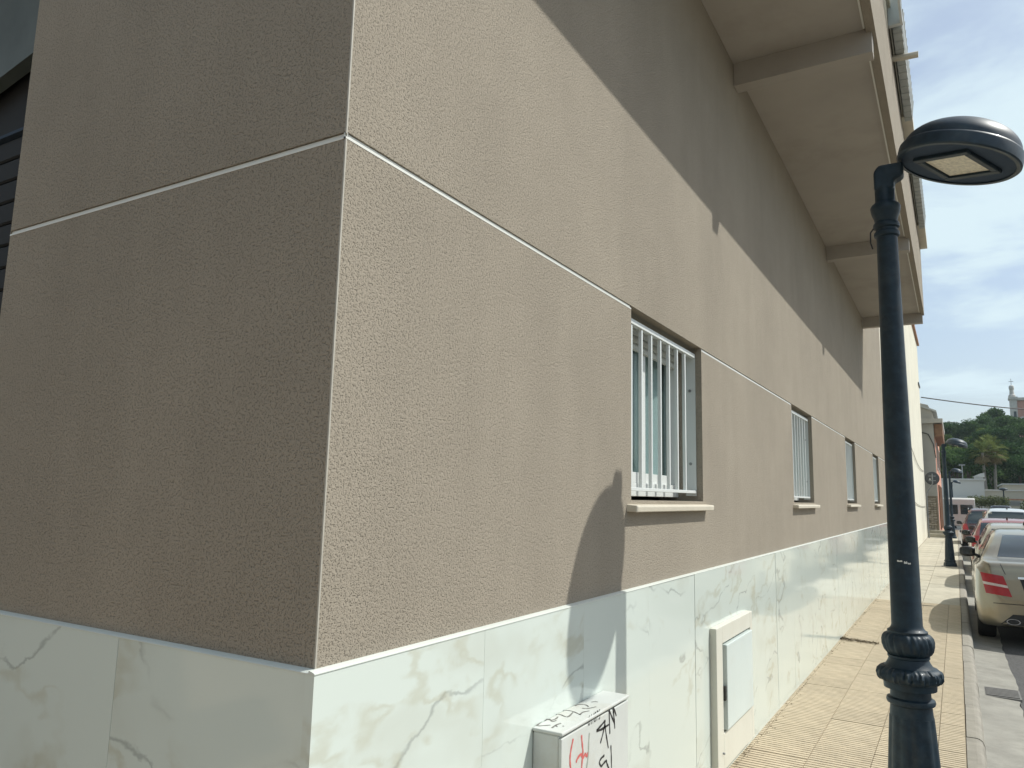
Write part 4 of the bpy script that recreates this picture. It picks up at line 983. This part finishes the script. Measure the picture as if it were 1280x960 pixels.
MB().lathe([(.05, 2.7), (.27, 2.78), (.29, 2.82), (.2, 2.9), (.04, 2.93)], 24, (3.05, 66.9, 0)).build('hood', M['iron'], pl, smooth=40)
fm_ = thing('flood_mast', 'thin pale pole standing behind the white chimney house', 'pole', (.6, 79, 0))
MB().tube([(.6, 79, -.2), (.6, 79, 5.1)], .05, 8).box(.35, .85, 78.93, 79.07, 5.1, 5.2).build('mast', M['galv'], fm_, smooth=50)

# hill
hb = MB(); nx, ny = 60, 50
def hill_z(x, y):
    t = min(max((y-84)/66, 0), 1); t = t*t*(3-2*t)
    return -.28 + 9.0*t + .5*math.sin(x*.13)*t + .4*math.sin(y*.21+x*.05)*t + max(0, (y-170))*.02
for j in range(ny+1):
    for i in range(nx+1):
        x = -90+200*i/nx; y = 83+170*j/ny; hb.v.append((x, y, hill_z(x, y)))
hb.f = [(j*(nx+1)+i, j*(nx+1)+i+1, (j+1)*(nx+1)+i+1, (j+1)*(nx+1)+i) for j in range(ny) for i in range(nx)]; hb.m = [0]*len(hb.f)
tag(hb.build('hill', mat('hill_scrub', (.07, .08, .035), .95, var=.35, vscale=.3), smooth=60), kind='structure')

# trees on the hill
def clumps_for(kind, s):
    cl = []
    r = random.Random(s)
    if kind == 'pine':      # domed pine crown
        for k in range(16):
            a = r.random()*6.28; d = r.random()**.6*2.3; z = 5.0 + 1.9*(1-(d/2.5)**2) + r.uniform(-.8, .5)
            q = r.uniform(.65, 1.15); cl.append(((d*math.cos(a), d*math.sin(a), z), (q, q, q*.7)))
        for k in range(7):
            a = r.random()*6.28; d = r.uniform(.8, 2.1); cl.append(((d*math.cos(a), d*math.sin(a), r.uniform(2.8, 4.4)), (.9, .9, .6)))
    else:
        for k in range(20):
            a = r.random()*6.28; z = r.uniform(1.3, 6.0); d = r.random()**.5*2.0*math.sin(math.pi*min(.95, max(.15, z/7)))
            q = r.uniform(.6, 1.1); cl.append(((d*math.cos(a), d*math.sin(a), z), (q, q, q*.85)))
    return cl
def trunk_mb(h, r):
    t = MB().tube([(0, 0, -.6), (.05, 0, h*.4), (-.05, .05, h)], [r, r*.8, r*.45], 8)
    for k in range(4):
        a = k*1.6+.3; t.tube([(0, 0, h*(.45+.1*k)), (.7*math.cos(a), .7*math.sin(a), h*(.6+.1*k)), (1.4*math.cos(a), 1.4*math.sin(a), h*(.72+.1*k))], [r*.45, r*.3, r*.15], 6)
    return t
protos = []
for k in range(4):
    me = cloud_mesh('pine_crown', clumps_for('pine', k), 5200, .15, M['pine'], .45)
    protos.append(('pine_tree', me, trunk_mb(5.2, .2).mesh('pine_trunk', M['trunk'], 60), 'dark domed pine tree on the wooded hill'))
for k in range(3):
    me = cloud_mesh('broad_crown', clumps_for('broad', 20+k), 5200, .15, M['broad'], .6)
    protos.append(('leafy_tree', me, trunk_mb(4.5, .16).mesh('leafy_trunk', M['trunk'], 60), 'bright green leafy tree on the wooded hill'))
rt_ = random.Random(5); placed = 0
rows = [(88, 2.6), (96, 3.0), (105, 3.2), (114, 3.4), (123, 3.6), (132, 3.8), (142, 4.), (153, 4.2), (165, 4.5)]
for y, dx in rows:
    x = -16 + rt_.random()*2
    while x < 26 + (y-88)*.12:
        yy = y + rt_.uniform(-3, 3); xx = x + rt_.uniform(-.9, .9); x += dx
        right = xx/yy > .032
        pr_ = protos[rt_.randrange(0, 4)] if (right or y > 128 or rt_.random() < .35) else protos[4+rt_.randrange(0, 3)]
        if y > 150 and .05 < xx/yy < .12: continue
        if yy < 93 and 1.2 < xx < 5.2: continue
        where = 'along the crest of the wooded hill near the church' if y > 136 else 'at the foot of the hill behind the low houses' if y < 100 else 'on the middle slope of the wooded hill'
        t = thing(pr_[0], pr_[3].replace('on the wooded hill', where), 'tree', (xx, yy, hill_z(xx, yy)), rt_.random()*6.28, 'trees covering the hill behind the houses')
        s = rt_.uniform(.85, 1.2)*(.95 if y > 100 else .85); t.scale = (s*1.05, s*1.05, s)
        piece('crown', pr_[1], t, (0, 0, 0)); piece('trunk', pr_[2], t, (0, 0, 0)); placed += 1

# palms
def palm_meshes(seed):
    r = random.Random(seed); g = MB(); d = MB()
    def frond(mb, az, el, ln, w, droop, base):
        n = 7; up_ = Vector((0, 0, 1)); dir_ = Vector((math.cos(az)*math.cos(el), math.sin(az)*math.cos(el), math.sin(el)))
        sidev = Vector((-math.sin(az), math.cos(az), 0)); st = Vector((0, 0, base)) + dir_*.15
        mid = st + dir_*ln*.5
        for k in range(n):               # fan of blades
            an = (k-(n-1)/2)/(n-1)*2.0
            e = mid + (dir_*math.cos(an) + sidev*math.sin(an))*ln*.55 - up_*droop*ln*(.25+.25*abs(math.sin(an)))
            m_ = mid.lerp(e, .5) + up_*.06*ln; ww = sidev*w
            mb.add([mid, m_+ww, e, m_-ww], [(0, 1, 2, 3)])
        mb.add([st-sidev*.02, st+sidev*.02, mid+sidev*.015, mid-sidev*.015], [(0, 1, 2, 3)])
    for k in range(46): frond(g, r.random()*6.28, r.uniform(-.5, 1.3), r.uniform(1.0, 1.5), .06, r.uniform(.2, .6), 0)
    for k in range(34): frond(d, r.random()*6.28, r.uniform(-1.3, -.3), r.uniform(.7, 1.1), .05, r.uniform(.3, .6), .1-r.random()*.4)
    return g.mesh('palm_fronds', M['palm']), d.mesh('palm_skirt', M['palm_dead'])
for k, (px, top, Y, lean) in enumerate(((1228, 566, 86, .0), (1236, 558, 88, .1), (1243, 565, 87, -.1))):
    T = on_y(px, top, Y); B = on_y((1235, 1239.5, 1244.5)[k], 612, Y); gz = hill_z(B.x, Y)
    t = thing('palm_tree', ['tall fan palm with pale slender trunk, leftmost of the palm trio', 'tallest fan palm in the middle of the palm trio', 'fan palm with drooping dry fronds, nearest the church'][k], 'palm', (B.x, Y, gz), group='fan palms behind the low houses')
    gm, dmm = palm_meshes(30+k); top_l = (T.x-B.x, 0, T.z-gz)
    piece('crown', gm, t, top_l); piece('dry_skirt', dmm, t, top_l)
    MB().tube([(0, 0, -.3), (top_l[0]*.5-.05, 0, top_l[2]*.5), (top_l[0], 0, top_l[2])], [.2, .14, .12], 10).build('trunk', M['palm_trunk'], t, world=False, smooth=60)

# church on the hill
YCH = 178; ch = thing('church', 'pink brick church with white stone corner and finial above the trees', 'church', (14, YCH, hill_z(14, YCH)))
cxl = on_y(1270.5, 500, YCH).x; ztop = on_y(1275, 500.5, YCH).z
MB().box(cxl, cxl+12, YCH, YCH+14, 6, ztop).build('wall', M['brick_pink'], ch)
MB().box(cxl+.0, cxl+12.4, YCH-.35, YCH+14.3, ztop, ztop+.55).build('cornice', M['stone_white'], ch)
px0 = on_y(1263.5, 520, YCH).x
MB().box(px0, cxl+.05, YCH-.5, YCH+1.5, 6, ztop+.2).build('corner_pier', M['stone_white'], ch)
MB().box(px0-.15, cxl-.55, YCH-.65, YCH+1.6, 6, ztop-5.6).build('pier_base', M['stone_white'], ch)
pc = (px0+cxl)/2+.1
MB().box(px0-.2, cxl+.2, YCH-.7, YCH+1.6, ztop+.2, ztop+.7).build('pier_cap', M['stone_white'], ch)
MB().lathe([(.62, ztop+.7), (.62, ztop+1.1), (.42, ztop+1.3), (.36, ztop+2.2), (.44, ztop+2.3), (.46, ztop+2.9), (.3, ztop+3.1), (.1, ztop+3.2)], 16, (pc-.2, YCH+.4, 0)).build('finial', M['stone_white'], ch, smooth=40)
MB().box(pc-.24, pc-.16, YCH+.36, YCH+.44, ztop+3.2, ztop+4.5).box(pc-.6, pc+.2, YCH+.37, YCH+.43, ztop+3.85, ztop+3.95).build('cross', M['galv'], ch)
MB().box(px0+.5, px0+.95, YCH-.52, YCH-.49, ztop-5.2, ztop-2.2).build('niche', M['window_dark'], ch)
ar = MB(); ar.prism([(cxl+.8+.6*math.cos(a), ztop-4.0+.8*math.sin(a)) for a in np.linspace(0, math.pi, 9)] + [(cxl+.2, ztop-5.4), (cxl+1.4, ztop-5.4)], YCH-.08, YCH+.02, 1); ar.build('arch', M['stone_white'], ch)
print('trees', placed)

# ================================================================== HAZE
hz, ht, hp_ = newmat('thin_haze'); ht.nodes.remove(hp_)
pv = node(ht, 'ShaderNodeVolumePrincipled', {'Color': (.80, .90, 1, 1), 'Density': .0003, 'Anisotropy': .3})
ht.links.new(pv.outputs[0], ht.nodes['Material Output'].inputs['Volume'])
hzo = MB().box(-95, 115, -60, 262, -1.4, 32).build('haze', hz); tag(hzo, 'thin pale haze filling the air over the street', 'haze', kind='stuff')
